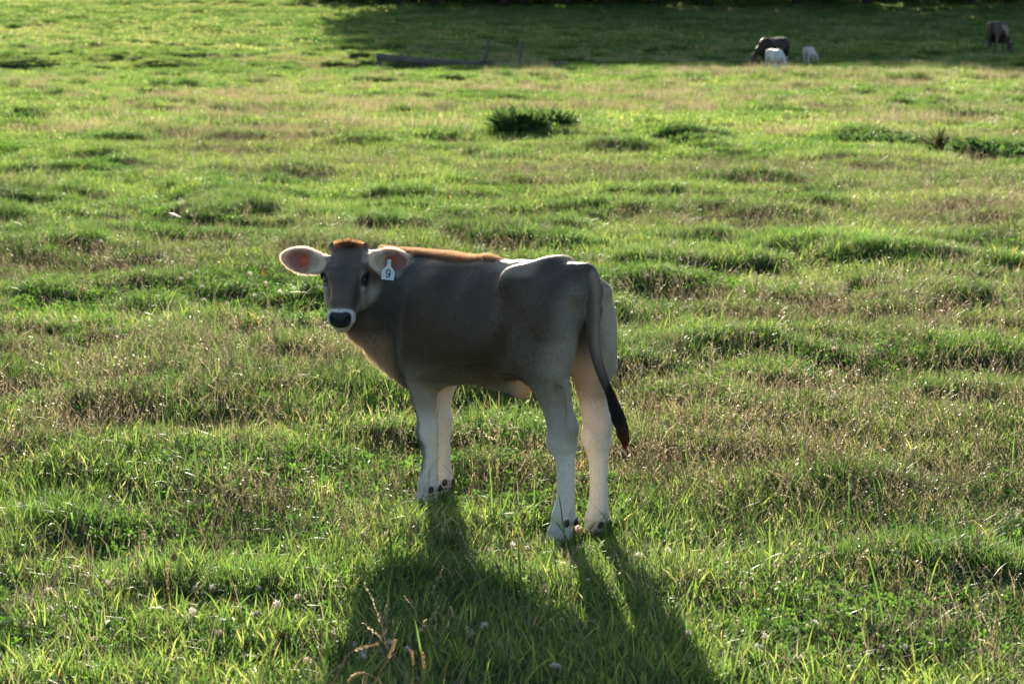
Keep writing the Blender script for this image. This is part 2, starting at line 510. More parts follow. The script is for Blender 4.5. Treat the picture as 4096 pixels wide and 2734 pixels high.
PTS = {'co': [], 'idx': [], 'rot': [], 'sc': [], 'tint': [], 'dry': []}
def emit(x, y, kind, r, smin=.8, smax=1.25, sc=None, tint=None, dry=None, dz=0.0, tiltr=.12):
    n = len(x)
    if n == 0: return
    ids = np.array(IDX[kind])
    z = ground_h(x, y) + dz
    PTS['co'].append(np.stack([x, y, z], 1)); PTS['idx'].append(ids[r.integers(0, len(ids), n)])
    PTS['rot'].append(np.stack([r.normal(0, tiltr, n), r.normal(0, tiltr, n), r.uniform(0, 6.283, n)], 1))
    PTS['sc'].append(r.uniform(smin, smax, n) * (1 if sc is None else sc))
    T = fbm(x / 1.3, y / 1.3, 91, 3) * .9 + fbm(x / 9, y / 9, 93, 2) * .5 - .2 + r.normal(0, .12, n)
    PTS['tint'].append(np.clip(T if tint is None else tint, 0, 1))
    PTS['dry'].append(np.clip(np.zeros(n) if dry is None else dry, 0, 1))

# patches of dry stalks: photo x, y, radius in metres (x, y), strength
DRYP = [(200, 960, .50, .55, .9), (520, 920, .40, .45, .9), (60, 1020, .35, .5, .8), (700, 1010, .3, .35, .7), (560, 1180, .26, .25, 1.), (860, 1250, .22, .25, .7),
        (1700, 1010, .45, .5, .8), (2000, 1020, .45, .5, .8), (2250, 1010, .35, .5, .7), (1900, 920, .5, .5, .7),
        (2080, 1160, .40, .35, .8), (1480, 1400, .18, .2, .7), (640, 1230, .25, .25, .7), (1180, 1310, .2, .3, .4),
        (1400, 215, 4.5, 4, .7), (700, 250, 3.5, 2.5, .6), (1700, 170, 5, 2.2, .8), (2000, 180, 4, 2, .8), (1280, 410, 1., 1.4, .5), (330, 230, 3, 2, .35), (500, 350, 1.6, 2, .35),
        (2100, 260, 2.2, 2., .5), (1250, 470, .6, 1.0, .6), (60, 890, .4, .5, .4), (850, 300, 1.8, 2, .4), (1500, 260, 2, 2, .4)]
_dp = []
for (px, py, rx, ry, s) in DRYP:
    p = at(px, py); _dp.append((p[0], p[1], rx, ry, s))
def dryness(x, y):
    o = np.zeros_like(x)
    for cx, cy, rx, ry, s in _dp:
        o = np.maximum(o, s * np.exp(-(((x - cx) / rx) ** 2 + ((y - cy) / ry) ** 2)))
    nz = fbm(x / 1.1, y / 1.1, 51, 3)
    return np.clip(o * (.55 + .9 * nz) + .7 * sstep(.54, .72, fbm(x / 3.1 + 4, y / 3.1, 57, 2)), 0, 1)

FEET = [(-.306, 8.09), (-.236, 8.215), (.159, 7.573), (.267, 7.527)]
def near_zone(y0, y1, dens, seed):
    x, y, r = scatter(y0, y1, dens, seed)
    hm, tm = hummock(x, y)
    dr = dryness(x, y); low = np.exp(-(((x - .12) / .38) ** 2 + ((y - 7.15) / .42) ** 2) ** 2)
    kind = fbm(x / .9, y / .9, 31, 3) + r.normal(0, .07, len(x))
    u = r.uniform(0, 1, len(x))
    tus = u < tm * 1.05 - .25
    clo = ~tus & (kind < .44)
    mid = ~tus & (kind > .57)
    trf = ~(tus | clo | mid)
    gs = np.clip((y - 6) / 30, 0, 1) * .35 + 1
    gs = gs * (1 - .4 * low)
    for fx_, fy_ in FEET: gs = gs * (1 - .66 * np.exp(-((x - fx_) ** 2 + (y - fy_ + .06) ** 2) / .11 ** 2))
    emit(x[trf], y[trf], "turf", r, .8, 1.4, gs[trf])
    emit(x[clo], y[clo], "clover", r, .75, 1.3, gs[clo])
    emit(x[mid], y[mid], "mid", r, .6, 1.25, gs[mid])
    emit(x[tus], y[tus], "tussock", r, .40, .80, (gs * (.5 + tm * .65))[tus])
    q = u < dr * .27
    emit(x[q], y[q], "stalk", r, .7, 1.35)
    q = (u > .5) & (u < .5 + .05 + dr * .30)
    emit(x[q], y[q], "thatch", r, .7, 1.3, gs[q])
    q = (u > .30) & (u < .30 + .06 + .22 * sstep(.52, .7, fbm(x / .6, y / .6, 63, 2))) & (y < 22)
    emit(x[q], y[q], "litter", r, .6, 1.3, gs[q], dz=.015)
    q = (u > .990)
    emit(x[q], y[q], "red", r, .5, 1.1)
    q = (u > .945) & (u < .984) & (kind > .5)
    emit(x[q], y[q], "arch", r, .5, 1.05)

near_zone(4.9, 10.5, 430, 11)
near_zone(10.5, 20, 250, 12)
near_zone(20, 34, 130, 13)

def far_zone(y0, y1, dens, seed, sc=1.0):
    x, y, r = scatter(y0, y1, dens, seed)
    hm, tm = hummock(x, y); dr = dryness(x, y)
    u = r.uniform(0, 1, len(x))
    tus = u < tm * .9 - .25
    emit(x[~tus], y[~tus], "farturf", r, .8, 1.25, sc)
    emit(x[tus], y[tus], "fartussock", r, .7, 1.2, sc)
    q = (u < dr * .36)
    emit(x[q], y[q], "farstalk", r, .6, 1.1, sc)
far_zone(32, 55, 30, 14)
far_zone(55, 100, 14, 15, 1.15)
x, y, r = scatter(95, 260, 2.2, 16)
emit(x, y, "hillturf", r, .8, 1.2)

x, y, r = scatter(95, 200, 7, 17)
_, tm = hummock(x, y); q = tm > .45
emit(x[q], y[q], "fartussock", r, 1.0, 1.7, 1.25)
# single accents: tall arching blades and tall seed heads that stand out in the foreground
def accent(kind, spots, sc, seed, tint=None):
    r = np.random.default_rng(seed)
    P = np.array([at(a, b)[:2] for a, b in spots])
    emit(P[:, 0], P[:, 1], kind, r, .85 * sc, 1.15 * sc)
accent("arch", [(2010, 1010), (2060, 1030), (1960, 1020), (1740, 1340), (2150, 1370), (2120, 1300), (2230, 1380), (1620, 1060), (1990, 1440), (1560, 1130),
                (760, 900), (600, 900), (250, 1180), (160, 1220), (480, 1130), (60, 1200), (940, 1360), (1010, 1380), (1090, 1350), (880, 1330), (1160, 1400), (1230, 880), (1225, 900),
                (1240, 1000), (1130, 1010), (2290, 1230), (2080, 1240), (1950, 1230), (2180, 1250)], 1.0, 301)
accent("stalk", [(390, 1400), (1000, 1080), (1150, 1130), (820, 1560), (880, 1560), (950, 1540), (510, 790), (340, 770), (360, 800), (620, 800), (700, 830),
                 (650, 850), (760, 870), (440, 830), (150, 950), (230, 900), (600, 950), (2210, 900), (2160, 880)], 1.25, 302)

# ------------------------------------------------------------------ instancing node group
def make_stuff(name, sel, label):
    co = np.concatenate(PTS['co']); idx = np.concatenate(PTS['idx']); rot = np.concatenate(PTS['rot'])
    sc = np.concatenate(PTS['sc']); ti = np.concatenate(PTS['tint']); dr = np.concatenate(PTS['dry'])
    kinds = [k for k, _ in PROTO]
    use = [i for i, k in enumerate(kinds) if k in sel]
    mp = -np.ones(len(PROTO), int); mp[use] = np.arange(len(use))
    k = mp[idx] >= 0
    me = bpy.data.meshes.new(name)
    me.vertices.add(int(k.sum())); me.vertices.foreach_set("co", co[k].astype(np.float32).ravel())
    a = me.attributes.new("pick", 'INT', 'POINT'); a.data.foreach_set("value", mp[idx[k]].astype(np.int32))
    a = me.attributes.new("rot", 'FLOAT_VECTOR', 'POINT'); a.data.foreach_set("vector", rot[k].astype(np.float32).ravel())
    for nm, ar in (("sc", sc), ("tint", ti), ("dry", dr)): vfloat(me, nm, ar[k])
    o = bpy.data.objects.new(name, me); COL.objects.link(o)
    g = bpy.data.node_groups.new(name + "_nodes", 'GeometryNodeTree')
    g.interface.new_socket("Geometry", in_out='INPUT', socket_type='NodeSocketGeometry')
    g.interface.new_socket("Geometry", in_out='OUTPUT', socket_type='NodeSocketGeometry')
    gi = g.nodes.new("NodeGroupInput"); go = g.nodes.new("NodeGroupOutput")
    ip = g.nodes.new("GeometryNodeInstanceOnPoints")
    g2 = g.nodes.new("GeometryNodeGeometryToInstance")
    for i in reversed(use):
        oi = g.nodes.new("GeometryNodeObjectInfo"); oi.inputs[0].default_value = PROTO[i][1]
        g.links.new(oi.outputs["Geometry"], g2.inputs[0])
    def attr(nm, t):
        q = g.nodes.new("GeometryNodeInputNamedAttribute"); q.data_type = t; q.inputs[0].default_value = nm
        return q.outputs[0]
    g.links.new(gi.outputs[0], ip.inputs["Points"]); g.links.new(g2.outputs[0], ip.inputs["Instance"])
    ip.inputs["Pick Instance"].default_value = True
    g.links.new(attr("pick", 'INT'), ip.inputs["Instance Index"])
    e2r = g.nodes.new("FunctionNodeEulerToRotation")
    g.links.new(attr("rot", 'FLOAT_VECTOR'), e2r.inputs[0]); g.links.new(e2r.outputs[0], ip.inputs["Rotation"])
    g.links.new(attr("sc", 'FLOAT'), ip.inputs["Scale"])
    g.links.new(ip.outputs[0], go.inputs[0])
    md = o.modifiers.new("tufts", 'NODES'); md.node_group = g
    tag(o, label, None, kind="stuff")
    print(name, int(k.sum()))
    return o
make_stuff("grass", ("turf", "clover", "mid", "tussock", "farturf", "fartussock", "hillturf", "arch", "red"),
           "short green pasture grass and clover leaves with longer tussocks")
make_stuff("dry_grass", ("stalk", "thatch", "farstalk", "litter"), "pale tan dry grass stalks with thin seed heads")

# ------------------------------------------------------------------ implicit bodies (animals grow as one skin)
class Field:
    def __init__(s, lo, hi, h):
        s.lo = np.array(lo, np.float32); s.h = h
        s.n = np.ceil((np.array(hi) - np.array(lo)) / h).astype(int) + 1
        s.f = np.full(s.n, 1.0, np.float32)
    def box(s, lo, hi, pad):
        a = np.clip(np.floor((np.array(lo) - pad - s.lo) / s.h).astype(int), 0, s.n - 1)
        b = np.clip(np.ceil((np.array(hi) + pad - s.lo) / s.h).astype(int) + 1, 1, s.n)
        sl = tuple(slice(a[i], b[i]) for i in range(3))
        g = [(s.lo[i] + s.h * np.arange(a[i], b[i])).astype(np.float32) for i in range(3)]
        return sl, g[0][:, None, None], g[1][None, :, None], g[2][None, None, :]
    def add(s, sl, d, k):
        f = s.f[sl]
        if k <= 0: s.f[sl] = np.minimum(f, d); return
        hh = np.clip(.5 + .5 * (f - d) / k, 0, 1)
        s.f[sl] = f * (1 - hh) + d * hh - k * hh * (1 - hh)
    def cut(s, sl, d, k):
        f = s.f[sl]
        hh = np.clip(.5 - .5 * (f + d) / k, 0, 1)
        s.f[sl] = f * (1 - hh) - d * hh + k * hh * (1 - hh)
    def ell(s, c, r, k=.02, R=None, cut=False):
        """ellipsoid at c, radii r; R columns = its axes"""
        c = np.array(c, float); r = np.array(r, float)
        R = np.eye(3) if R is None else np.asarray(R, float)
        ext = np.sqrt(((R * r[None, :]) ** 2).sum(1))
        sl, X, Y, Z = s.box(c - ext, c + ext, k * 1.2 + .02)
        x, y, z = X - c[0], Y - c[1], Z - c[2]
        p = [(x * R[0, i] + y * R[1, i] + z * R[2, i]) for i in range(3)]
        k0 = np.sqrt(sum((p[i] / r[i]) ** 2 for i in range(3))) + 1e-6
        k1 = np.sqrt(sum((p[i] / r[i] ** 2) ** 2 for i in range(3))) + 1e-6
        d = k0 * (k0 - 1) / k1
        (s.cut if cut else s.add)(sl, d.astype(np.float32), max(k, 1e-4))
    def seg(s, a, b, ra, rb, side, k=.02, cut=False):
        """tapered elliptical rod; ra, rb = (radius along up', radius along side)"""
        a = np.array(a, float); b = np.array(b, float); ra = np.atleast_1d(ra) * np.ones(2); rb = np.atleast_1d(rb) * np.ones(2)
        m = max(ra.max(), rb.max())
        sl, X, Y, Z = s.box(np.minimum(a, b) - m, np.maximum(a, b) + m, k * 1.2 + .012)
        ax = b - a; L = np.linalg.norm(ax); ax /= L
        sd = np.array(side, float); sd -= ax * (sd @ ax); sd /= np.linalg.norm(sd); up = np.cross(ax, sd)
        x, y, z = X - a[0], Y - a[1], Z - a[2]
        t = x * ax[0] + y * ax[1] + z * ax[2]
        u = x * up[0] + y * up[1] + z * up[2]
        w = x * sd[0] + y * sd[1] + z * sd[2]
        q = np.clip(t / L, 0, 1)
        ru = ra[0] + (rb[0] - ra[0]) * q; rw = ra[1] + (rb[1] - ra[1]) * q
        rm = np.minimum(ru, rw)
        tt = t - q * L
        d = (np.sqrt((u / ru) ** 2 + (w / rw) ** 2 + (tt / rm) ** 2) - 1) * rm
        (s.cut if cut else s.add)(sl, d.astype(np.float32), max(k, 1e-4))
    def chain(s, nodes, side, k=.02):
        for a, b in zip(nodes[:-1], nodes[1:]):
            s.seg(a[0], b[0], a[1], b[1], side, k)
    def tube(s, rows, k0=.012):
        A = np.array(rows, float); n = len(A); u = np.arange(n); uu = np.linspace(0, n - 1, n * 5)
        B = np.stack([catmull(uu, A[:, i]) for i in range(4)], 1)
        g = Field.__new__(Field); g.lo, g.h, g.n = s.lo, s.h, s.n
        sl, _, _, _ = s.box(B[:, :3].min(0), B[:, :3].max(0), B[:, 3].max() + .03)
        g.f = np.full(s.n, 1.0, np.float32)
        for a, b in zip(B[:-1], B[1:]): g.seg(a[:3], b[:3], a[3], b[3], (0, 1, 0), .0008)
        s.add(sl, g.f[sl], k0)
    def column(s, nodes, k=.03, n=2.0):
        """limb as a loft over z: rows of z, x, y, rx, ry"""
        A = np.array(sorted(nodes), float)
        zz = np.linspace(A[0, 0], A[-1, 0], 200)
        B = [smooth_interp(zz, A[:, 0], A[:, i]) for i in range(1, 5)]
        lo = [np.min(B[0] - B[2]), np.min(B[1] - B[3]), A[0, 0]]; hi = [np.max(B[0] + B[2]), np.max(B[1] + B[3]), A[-1, 0]]
        sl, X, Y, Z = s.box(lo, hi, k * 1.2 + .015)
        zc = np.clip(Z, A[0, 0], A[-1, 0])
        cx, cy, rx, ry = [np.interp(zc, zz, b).astype(np.float32) for b in B]
        rm = np.minimum(rx, ry)
        d = (((np.abs(X - cx) / rx) ** n + (np.abs(Y - cy) / ry) ** n) ** (1 / n) - 1) * rm
        dz = np.abs(Z - zc)
        d = np.where(dz > 0, np.sqrt(np.maximum(d, 0) ** 2 + dz ** 2) + np.minimum(d, 0) * 0, d)
        s.add(sl, d.astype(np.float32), k)
    def trunk(s, rows, k=.03, n=2.3):
        """torso as a loft over x: rows of x, z top, z bottom, half width, width shift (+ = wider below)"""
        A = np.array(sorted(rows), float)
        xx = np.linspace(A[0, 0], A[-1, 0], 300)
        T, Bt, W, S = [smooth_interp(xx, A[:, 0], A[:, i]) for i in range(1, 5)]
        sl, X, Y, Z = s.box([A[0, 0], -W.max(), Bt.min()], [A[-1, 0], W.max(), T.max()], k * 1.2 + .02)
        xc = np.clip(X, A[0, 0], A[-1, 0])
        t, b, w, sh = [np.interp(xc, xx, v).astype(np.float32) for v in (T, Bt, W, S)]
        zc = (t + b) / 2; hz = (t - b) / 2
        q = np.clip((Z - zc) / hz, -1.2, 1.2)
        we = w * (1 - sh * q - .10 * q * q)
        rm = np.minimum(we, hz)
        d = ((np.abs(Y / we) ** n + np.abs((Z - zc) / hz) ** n) ** (1 / n) - 1) * rm
        dx = np.abs(X - xc)
        d = np.where(dx > 0, np.sqrt(np.maximum(d, 0) ** 2 + dx ** 2), d)
        s.add(sl, d.astype(np.float32), k)
    def soften(s, lo, hi, rad, it=2, edge=.05):
        """melt creases inside a box: blur the field there, fading to nothing at the box's edge"""
        sl, X, Y, Z = s.box(lo, hi, 0)
        g = s.f[sl].copy(); n = 2 * rad + 1
        for _ in range(it):
            for ax in range(3):
                c = np.cumsum(np.concatenate([np.repeat(np.take(g, [0], ax), rad + 1, ax), g, np.repeat(np.take(g, [-1], ax), rad, ax)], ax), axis=ax, dtype=np.float64)
                m = g.shape[ax]
                g = ((np.take(c, range(n, n + m), ax) - np.take(c, range(0, m), ax)) / n).astype(np.float32)
        w = 1.0
        for A, a, b in ((X, lo[0], hi[0]), (Y, lo[1], hi[1]), (Z, lo[2], hi[2])):
            w = w * sstep(0, edge, A - a) * sstep(0, edge, b - A)
        s.f[sl] = s.f[sl] * (1 - w) + g * w
    def mesh(s):
        f = s.f; S = f < 0
        c = np.zeros(tuple(np.array(f.shape) - 1), np.uint8)
        nx, ny, nz = c.shape
        offs = [(i, j, k) for i in (0, 1) for j in (0, 1) for k in (0, 1)]
        for i, j, k in offs: c += S[i:i + nx, j:j + ny, k:k + nz]
        cells = np.argwhere((c > 0) & (c < 8))
        cid = -np.ones(c.shape, np.int32); cid[cells[:, 0], cells[:, 1], cells[:, 2]] = np.arange(len(cells))
        vals = {o: f[cells[:, 0] + o[0], cells[:, 1] + o[1], cells[:, 2] + o[2]] for o in offs}
        acc = np.zeros((len(cells), 3)); cnt = np.zeros(len(cells))
        for o in offs:
            for ax in range(3):
                if o[ax]: continue
                o2 = list(o); o2[ax] = 1; o2 = tuple(o2)
                a, b = vals[o], vals[o2]; m = (a < 0) != (b < 0)
                t = np.where(m, a / np.where(m, a - b, 1), 0)
                p = np.array(o, float)[None, :].repeat(len(cells), 0); p[:, ax] = t
                acc += p * m[:, None]; cnt += m
        V = (cells + acc / cnt[:, None]) * s.h + s.lo
        Q = []
        for ax in range(3):
            sl0 = [slice(1, -1)] * 3; sl0[ax] = slice(0, -1); sl1 = list(sl0); sl1[ax] = slice(1, None)
            a = S[tuple(sl0)]; b = S[tuple(sl1)]
            for flip, m in ((False, a & ~b), (True, ~a & b)):
                e = np.argwhere(m)
                base = e.copy()
                for j in range(3):
                    if j != ax: base[:, j] += 1
                u, v = [(1, 2), (2, 0), (0, 1)][ax]
                def cell(du, dv):
                    q = base.copy(); q[:, u] -= du; q[:, v] -= dv
                    return cid[q[:, 0], q[:, 1], q[:, 2]]
                q = np.stack([cell(1, 1), cell(0, 1), cell(0, 0), cell(1, 0)], 1)
                Q.append(q[:, ::-1] if flip else q)
        Q = np.concatenate(Q); Q = Q[(Q >= 0).all(1)]
        return V, Q
    def grad(s, P):
        """unit field gradient at points (outward normals)"""
        g = np.zeros_like(P)
        for i in range(3):
            e = np.zeros(3); e[i] = s.h
            g[:, i] = s.sample(P + e) - s.sample(P - e)
        return g / (np.linalg.norm(g, axis=1, keepdims=True) + 1e-9)
    def sample(s, P):
        q = (P - s.lo) / s.h; i = np.clip(np.floor(q).astype(int), 0, s.n - 2); t = q - i
        o = 0
        for a in (0, 1):
            for b in (0, 1):
                for c in (0, 1):
                    w = (t[:, 0] if a else 1 - t[:, 0]) * (t[:, 1] if b else 1 - t[:, 1]) * (t[:, 2] if c else 1 - t[:, 2])
                    o = o + w * s.f[i[:, 0] + a, i[:, 1] + b, i[:, 2] + c]
        return o

def catmull(u, v):
    i = np.clip(np.floor(u).astype(int), 0, len(v) - 2); t = u - i
    g = lambda j: v[np.clip(j, 0, len(v) - 1)]
    a, b, c, d = g(i - 1), g(i), g(i + 1), g(i + 2)
    return .5 * (2 * b + (c - a) * t + (2 * a - 5 * b + 4 * c - d) * t ** 2 + (3 * b - a - 3 * c + d) * t ** 3)

def smooth_interp(x, xp, fp):
    """monotone-ish cubic through the nodes"""
    d = np.diff(fp) / np.diff(xp); m = np.zeros(len(xp)); m[0], m[-1] = d[0], d[-1]
    for i in range(1, len(xp) - 1):
        m[i] = 0 if d[i - 1] * d[i] <= 0 else 2 * d[i - 1] * d[i] / (d[i - 1] + d[i])
    j = np.clip(np.searchsorted(xp, x, side='right') - 1, 0, len(xp) - 2)
    h = xp[j + 1] - xp[j]; t = (x - xp[j]) / h
    return ((2 * t ** 3 - 3 * t ** 2 + 1) * fp[j] + (t ** 3 - 2 * t ** 2 + t) * h * m[j]
            + (-2 * t ** 3 + 3 * t ** 2) * fp[j + 1] + (t ** 3 - t ** 2) * h * m[j + 1])

# ------------------------------------------------------------------ the calf
# local frame: x forward, y to its left, z up; origin on the ground between its feet
TH = math.radians(130)
W2L = np.array([[math.cos(TH), math.sin(TH), 0], [-math.sin(TH), math.cos(TH), 0], [0, 0, 1]])
def w2l(p): return W2L @ (np.asarray(p, float) - CALF)
POLL = w2l([-.583, 8.28, .894])
MUZ = POLL + W2L @ np.array([-.012, -.285, -.185])
HN = MUZ - POLL; HL = np.linalg.norm(HN); HN /= HL
_yaw = math.radians(3)
HS = W2L @ np.array([math.cos(_yaw), -math.sin(_yaw), 0.0])     # the calf's own left = photo right
HS = HS - HN * (HS @ HN); HS /= np.linalg.norm(HS)
HT = np.cross(HN, HS); HT = HT if HT @ (W2L @ np.array([0, -1, 1.0])) > 0 else -HT   # out of the forehead
def hd(n, s, t): return POLL + HN * n + HS * s + HT * t
HR = np.stack([HN, HS, HT], 1)

# middle of each pastern: x, y, height of the ground there
TOES = ((-.418, .085, 0), (-.398, -.081, -.032), (.298, .085, 0), (.436, -.085, -.018))
def calf_field(h=.004):
    f = Field([-.66, -.26, -.055], [.98, .42, 1.0], h)
    # torso
    f.trunk([(-.450, .858, .74, .050, 0), (-.420, .880, .70, .078, 0), (-.37, .894, .655, .105, .0), (-.30, .900, .60, .122, .02), (-.22, .896, .555, .137, .05),
             (-.13, .887, .512, .144, .14), (-.03, .880, .477, .156, .22), (.08, .876, .457, .162, .24), (.18, .868, .444, .155, .25), (.27, .862, .430, .145, .25),
             (.36, .854, .420, .130, .22), (.44, .838, .418, .110, .15), (.52, .81, .432, .088, .05), (.60, .78, .50, .062, 0), (.64, .74, .56, .045, 0)], k=.05)
    # spine, sacrum and hips
    f.chain([((-.40, 0, .877), (.022, .03)), ((-.28, 0, .883), (.025, .04)), ((-.1, 0, .868), (.02, .03)), ((.1, 0, .862), (.02, .025)), ((.3, 0, .850), (.024, .028))], (0, 1, 0), .03)
    for sg in (1, -1):
        f.ell((-.180, sg * .112, .832), (.060, .036, .034), .06)               # hook bone
        f.seg((-.185, sg * .100, .846), (-.27, sg * .04, .885), .030, .026, (0, 1, 0), .06)
        f.seg((-.19, sg * .112, .835), (-.15, sg * .125, .70), .030, .030, (0, 1, 0), .06)
        f.ell((-.435, sg * .060, .820), (.030, .026, .026), .04)               # pin bone
        f.ell((-.31, sg * .095, .735), (.120, .046, .115), .06)                # upper thigh
        f.ell((-.36, sg * .086, .65), (.090, .052, .12), .06)
        f.ell((-.265, sg * .112, .60), (.062, .042, .085), .05)                # stifle
        f.ell((-.075, sg * .195, .77), (.085, .045, .075), .09, cut=True)      # hollow of the flank
        f.ell((.29, sg * .108, .64), (.095, .042, .17), .09, R=rot_y(-12))     # shoulder blade
        f.ell((.355, sg * .108, .56), (.065, .045, .085), .05)                 # point of the shoulder
        f.ell((.23, sg * .112, .54), (.06, .035, .075), .05)                   # upper arm
    # sheath and loose flank skin
    f.seg((.06, 0, .470), (-.085, 0, .462), .022, .026, (0, 1, 0), .05)
    f.ell((-.100, 0.0, .462), (.032, .022, .026), .04)
    for sg in (1, -1):
        f.seg((-.12, sg * .075, .54), (-.215, sg * .11, .56), .030, .028, (0, 1, 0), .05)
    # brisket
    f.ell((.47, .012, .490), (.085, .062, .085), .06)
    f.seg((.60, .045, .535), (.38, 0, .435), .040, .032, (0, 1, 0), .06)
    # neck
    f.chain([((.22, 0, .670), (.160, .130)), ((.36, 0, .680), (.158, .112)), ((.46, .005, .688), (.152, .092)), ((.565, .035, .702), (.140, .070)), ((.635, .085, .735), (.120, .058)),
             ((POLL + HN * .03 - HT * .085), (.085, .052))], (-.35, 1, 0), .055)
    f.seg((.56, .04, .52), (.655, .115, .615), (.032, .032), (.03, .03), (-.4, 1, 0), .07)      # dewlap
    f.seg((.655, .115, .615), tuple(hd(.17, 0, -.12)), (.032, .032), (.03, .03), (-.4, 1, 0), .06)
    f.seg((.30, 0, .846), (.50, .01, .838), .018, .02, (0, 1, 0), .04)
    f.seg((.50, .01, .838), tuple(POLL - HT * .055), .018, .022, (0, 1, 0), .04)
    # hind legs
    LH = [(.68, -.325, .085, .07, .030), (.62, -.330, .105, .100, .048), (.564, -.338, .108, .100, .054), (.515, -.350, .102, .080, .048), (.481, -.357, .096, .069, .043), (.441, -.370, .091, .054, .037), (.403, -.386, .088, .055, .034),
          (.378, -.396, .087, .056, .036), (.351, -.402, .086, .057, .040), (.324, -.404, .085, .055, .041), (.290, -.409, .084, .041, .034), (.255, -.414, .083, .032, .028),
          (.20, -.416, .083, .0305, .027), (.150, -.415, .083, .032, .028), (.118, -.413, .084, .037, .034), (.089, -.408, .085, .041, .039), (.060, -.399, .085, .037, .037),
          (.040, -.392, .085, .041, .041), (.0, -.380, .085, .045, .043)]
    for sg, dx, dy, dz in ((1, 0, 0, 0), (-1, .020, .004, -.032)):
        f.column([(z + dz * sstep(.45, .15, z), x + dx * sstep(.60, .42, z), sg * y + dy * sstep(.5, .2, z), rx, ry) for z, x, y, rx, ry in LH], .03)
        q = lambda x, y, z: (x + dx, sg * y + dy, z + dz * sstep(.45, .15, z))
        f.ell(q(-.452, .088, .385), (.018, .016, .030), .03)                    # point of the hock
        f.seg(q(-.455, .088, .39), q(-.425, .098, .52), .011, .014, (0, 1, 0), .025)  # heel cord
        f.ell(q(-.425, .118, .455), (.014, .014, .055), .03, cut=True)
        f.ell(q(-.400, .058, .34), (.030, .018, .03), .025)
        f.ell(q(-.372, .098, .325), (.022, .018, .028), .025)
        f.seg(q(-.440, .083, .12), q(-.444, .084, .28), .009, .010, (0, 1, 0), .018)   # tendon
    # fore legs
    LF = [(.60, .350, .085, .055, .030), (.52, .347, .100, .075, .046), (.46, .340, .098, .068, .046), (.42, .334, .092, .059, .044), (.388, .330, .088, .054, .042), (.367, .326, .087, .051, .040), (.338, .319, .086, .042, .036), (.300, .311, .085, .041, .035),
          (.272, .308, .085, .039, .037), (.250, .306, .085, .036, .036), (.215, .302, .085, .0265, .026), (.19, .301, .085, .0255, .025), (.157, .303, .085, .027, .027), (.119, .306, .085, .032, .032),
          (.090, .308, .085, .038, .037), (.062, .314, .085, .036, .035), (.040, .320, .085, .040, .039), (.0, .332, .085, .045, .042)]
    for sg, dx, dz in ((1, 0, 0), (-1, .138, -.018)):
        f.column([(z + dz * sstep(.4, .1, z), x + dx * sstep(.60, .32, z), sg * y, rx, ry) for z, x, y, rx, ry in LF], .03)
        f.ell((.326 + dx, sg * .085, .268), (.028, .033, .030), .022)          # knee
        f.ell((.278 + dx * .97, sg * .085, .285), (.012, .016, .016), .02)
    for cx, cy, cz in TOES:
        for s2 in (1, -1):
            f.ell((cx - .026, cy + s2 * .019, .073 + cz), (.012, .010, .014), .012)
    # clefts between the toes are cut into the pasterns
    for cx, cy, cz in TOES:
        f.ell((cx + .060, cy, .01 + cz), (.035, .005, .05), .006, cut=True)
    f.soften((.08, -.24, .40), (.60, .22, 1.0), 6, 3, .06)
    f.soften((-.36, -.24, .50), (.15, .24, 1.0), 4, 2, .06)
    # tail root and bone
    f.tube([(-.375, 0, .882, .024), (-.425, .0, .886, .026), (-.457, .004, .850, .0255), (-.466, .008, .79, .0245), (-.464, .010, .72, .0225), (-.468, .008, .655, .0195),
            (-.486, .004, .59, .0170), (-.516, 0, .53, .0145), (-.550, 0, .475, .012)])
    f.seg((-.36, 0, .882), (-.425, 0, .878), .020, .018, (0, 1, 0), .02)
    f.ell((-.462, -.012, .765), (.016, .014, .026), .012)
    # groove between the buttocks
    f.ell((-.47, 0, .74), (.045, .012, .10), .03, cut=False) if False else None
    # ---------------- head
    H = [(-.005, .050, -.040, .034), (.03, .060, -.046, .050), (.07, .067, -.052, .061), (.11, .068, -.058, .068), (.145, .062, -.062, .070), (.18, .054, -.062, .066),
         (.22, .0455, -.061, .058), (.255, .0395, -.058, .050), (.285, .0395, -.055, .045), (.31, .0415, -.054, .042), (.328, .040, -.054, .036)]
    for a, b in zip(H[:-1], H[1:]):
        f.seg(hd(a[0], 0, a[2]), hd(b[0], 0, b[2]), (a[3], a[1]), (b[3], b[1]), HS, .016)
    f.ell(hd(.330, 0, -.048), (.024, .044, .032), .015, HR)                      # nose pad
    f.ell(hd(.318, .030, -.060), (.026, .020, .028), .012, HR); f.ell(hd(.318, -.030, -.060), (.026, .020, .028), .012, HR)
    f.ell(hd(.308, 0, -.103), (.034, .028, .020), .014, HR)                     # chin
    f.seg(hd(.30, 0, -.095), hd(.17, 0, -.115), (.020, .028), (.028, .042), HS, .03)
    for sg in (1, -1):
        f.ell(hd(.130, sg * .052, -.100), (.075, .026, .052), .03, HR)          # jaw
        f.ell(hd(.100, sg * .061, -.022), (.034, .018, .018), .022, HR)         # brow
        f.ell(hd(.138, sg * .062, -.038), (.028, .018, .024), .014, HR)         # eyeball under the lids
        f.ell(hd(.166, sg * .058, -.052), (.022, .012, .012), .02, HR)          # under the eye
        f.ell(hd(.155, sg * .080, -.028), (.021, .0125, .0155), .006, HR, cut=True)  # eye opening
        f.seg(hd(.004, sg * .046, -.022), hd(-.018, sg * .058, -.008), .017, .0095, HS, .018)   # horn bud
        f.ell(hd(.350, sg * .024, -.046), (.012, .0075, .011), .006, HR, cut=True)    # nostril
        f.seg(hd(.348, sg * .026, -.040), hd(.334, sg * .043, -.050), .005, .003, HS, .006, cut=True)
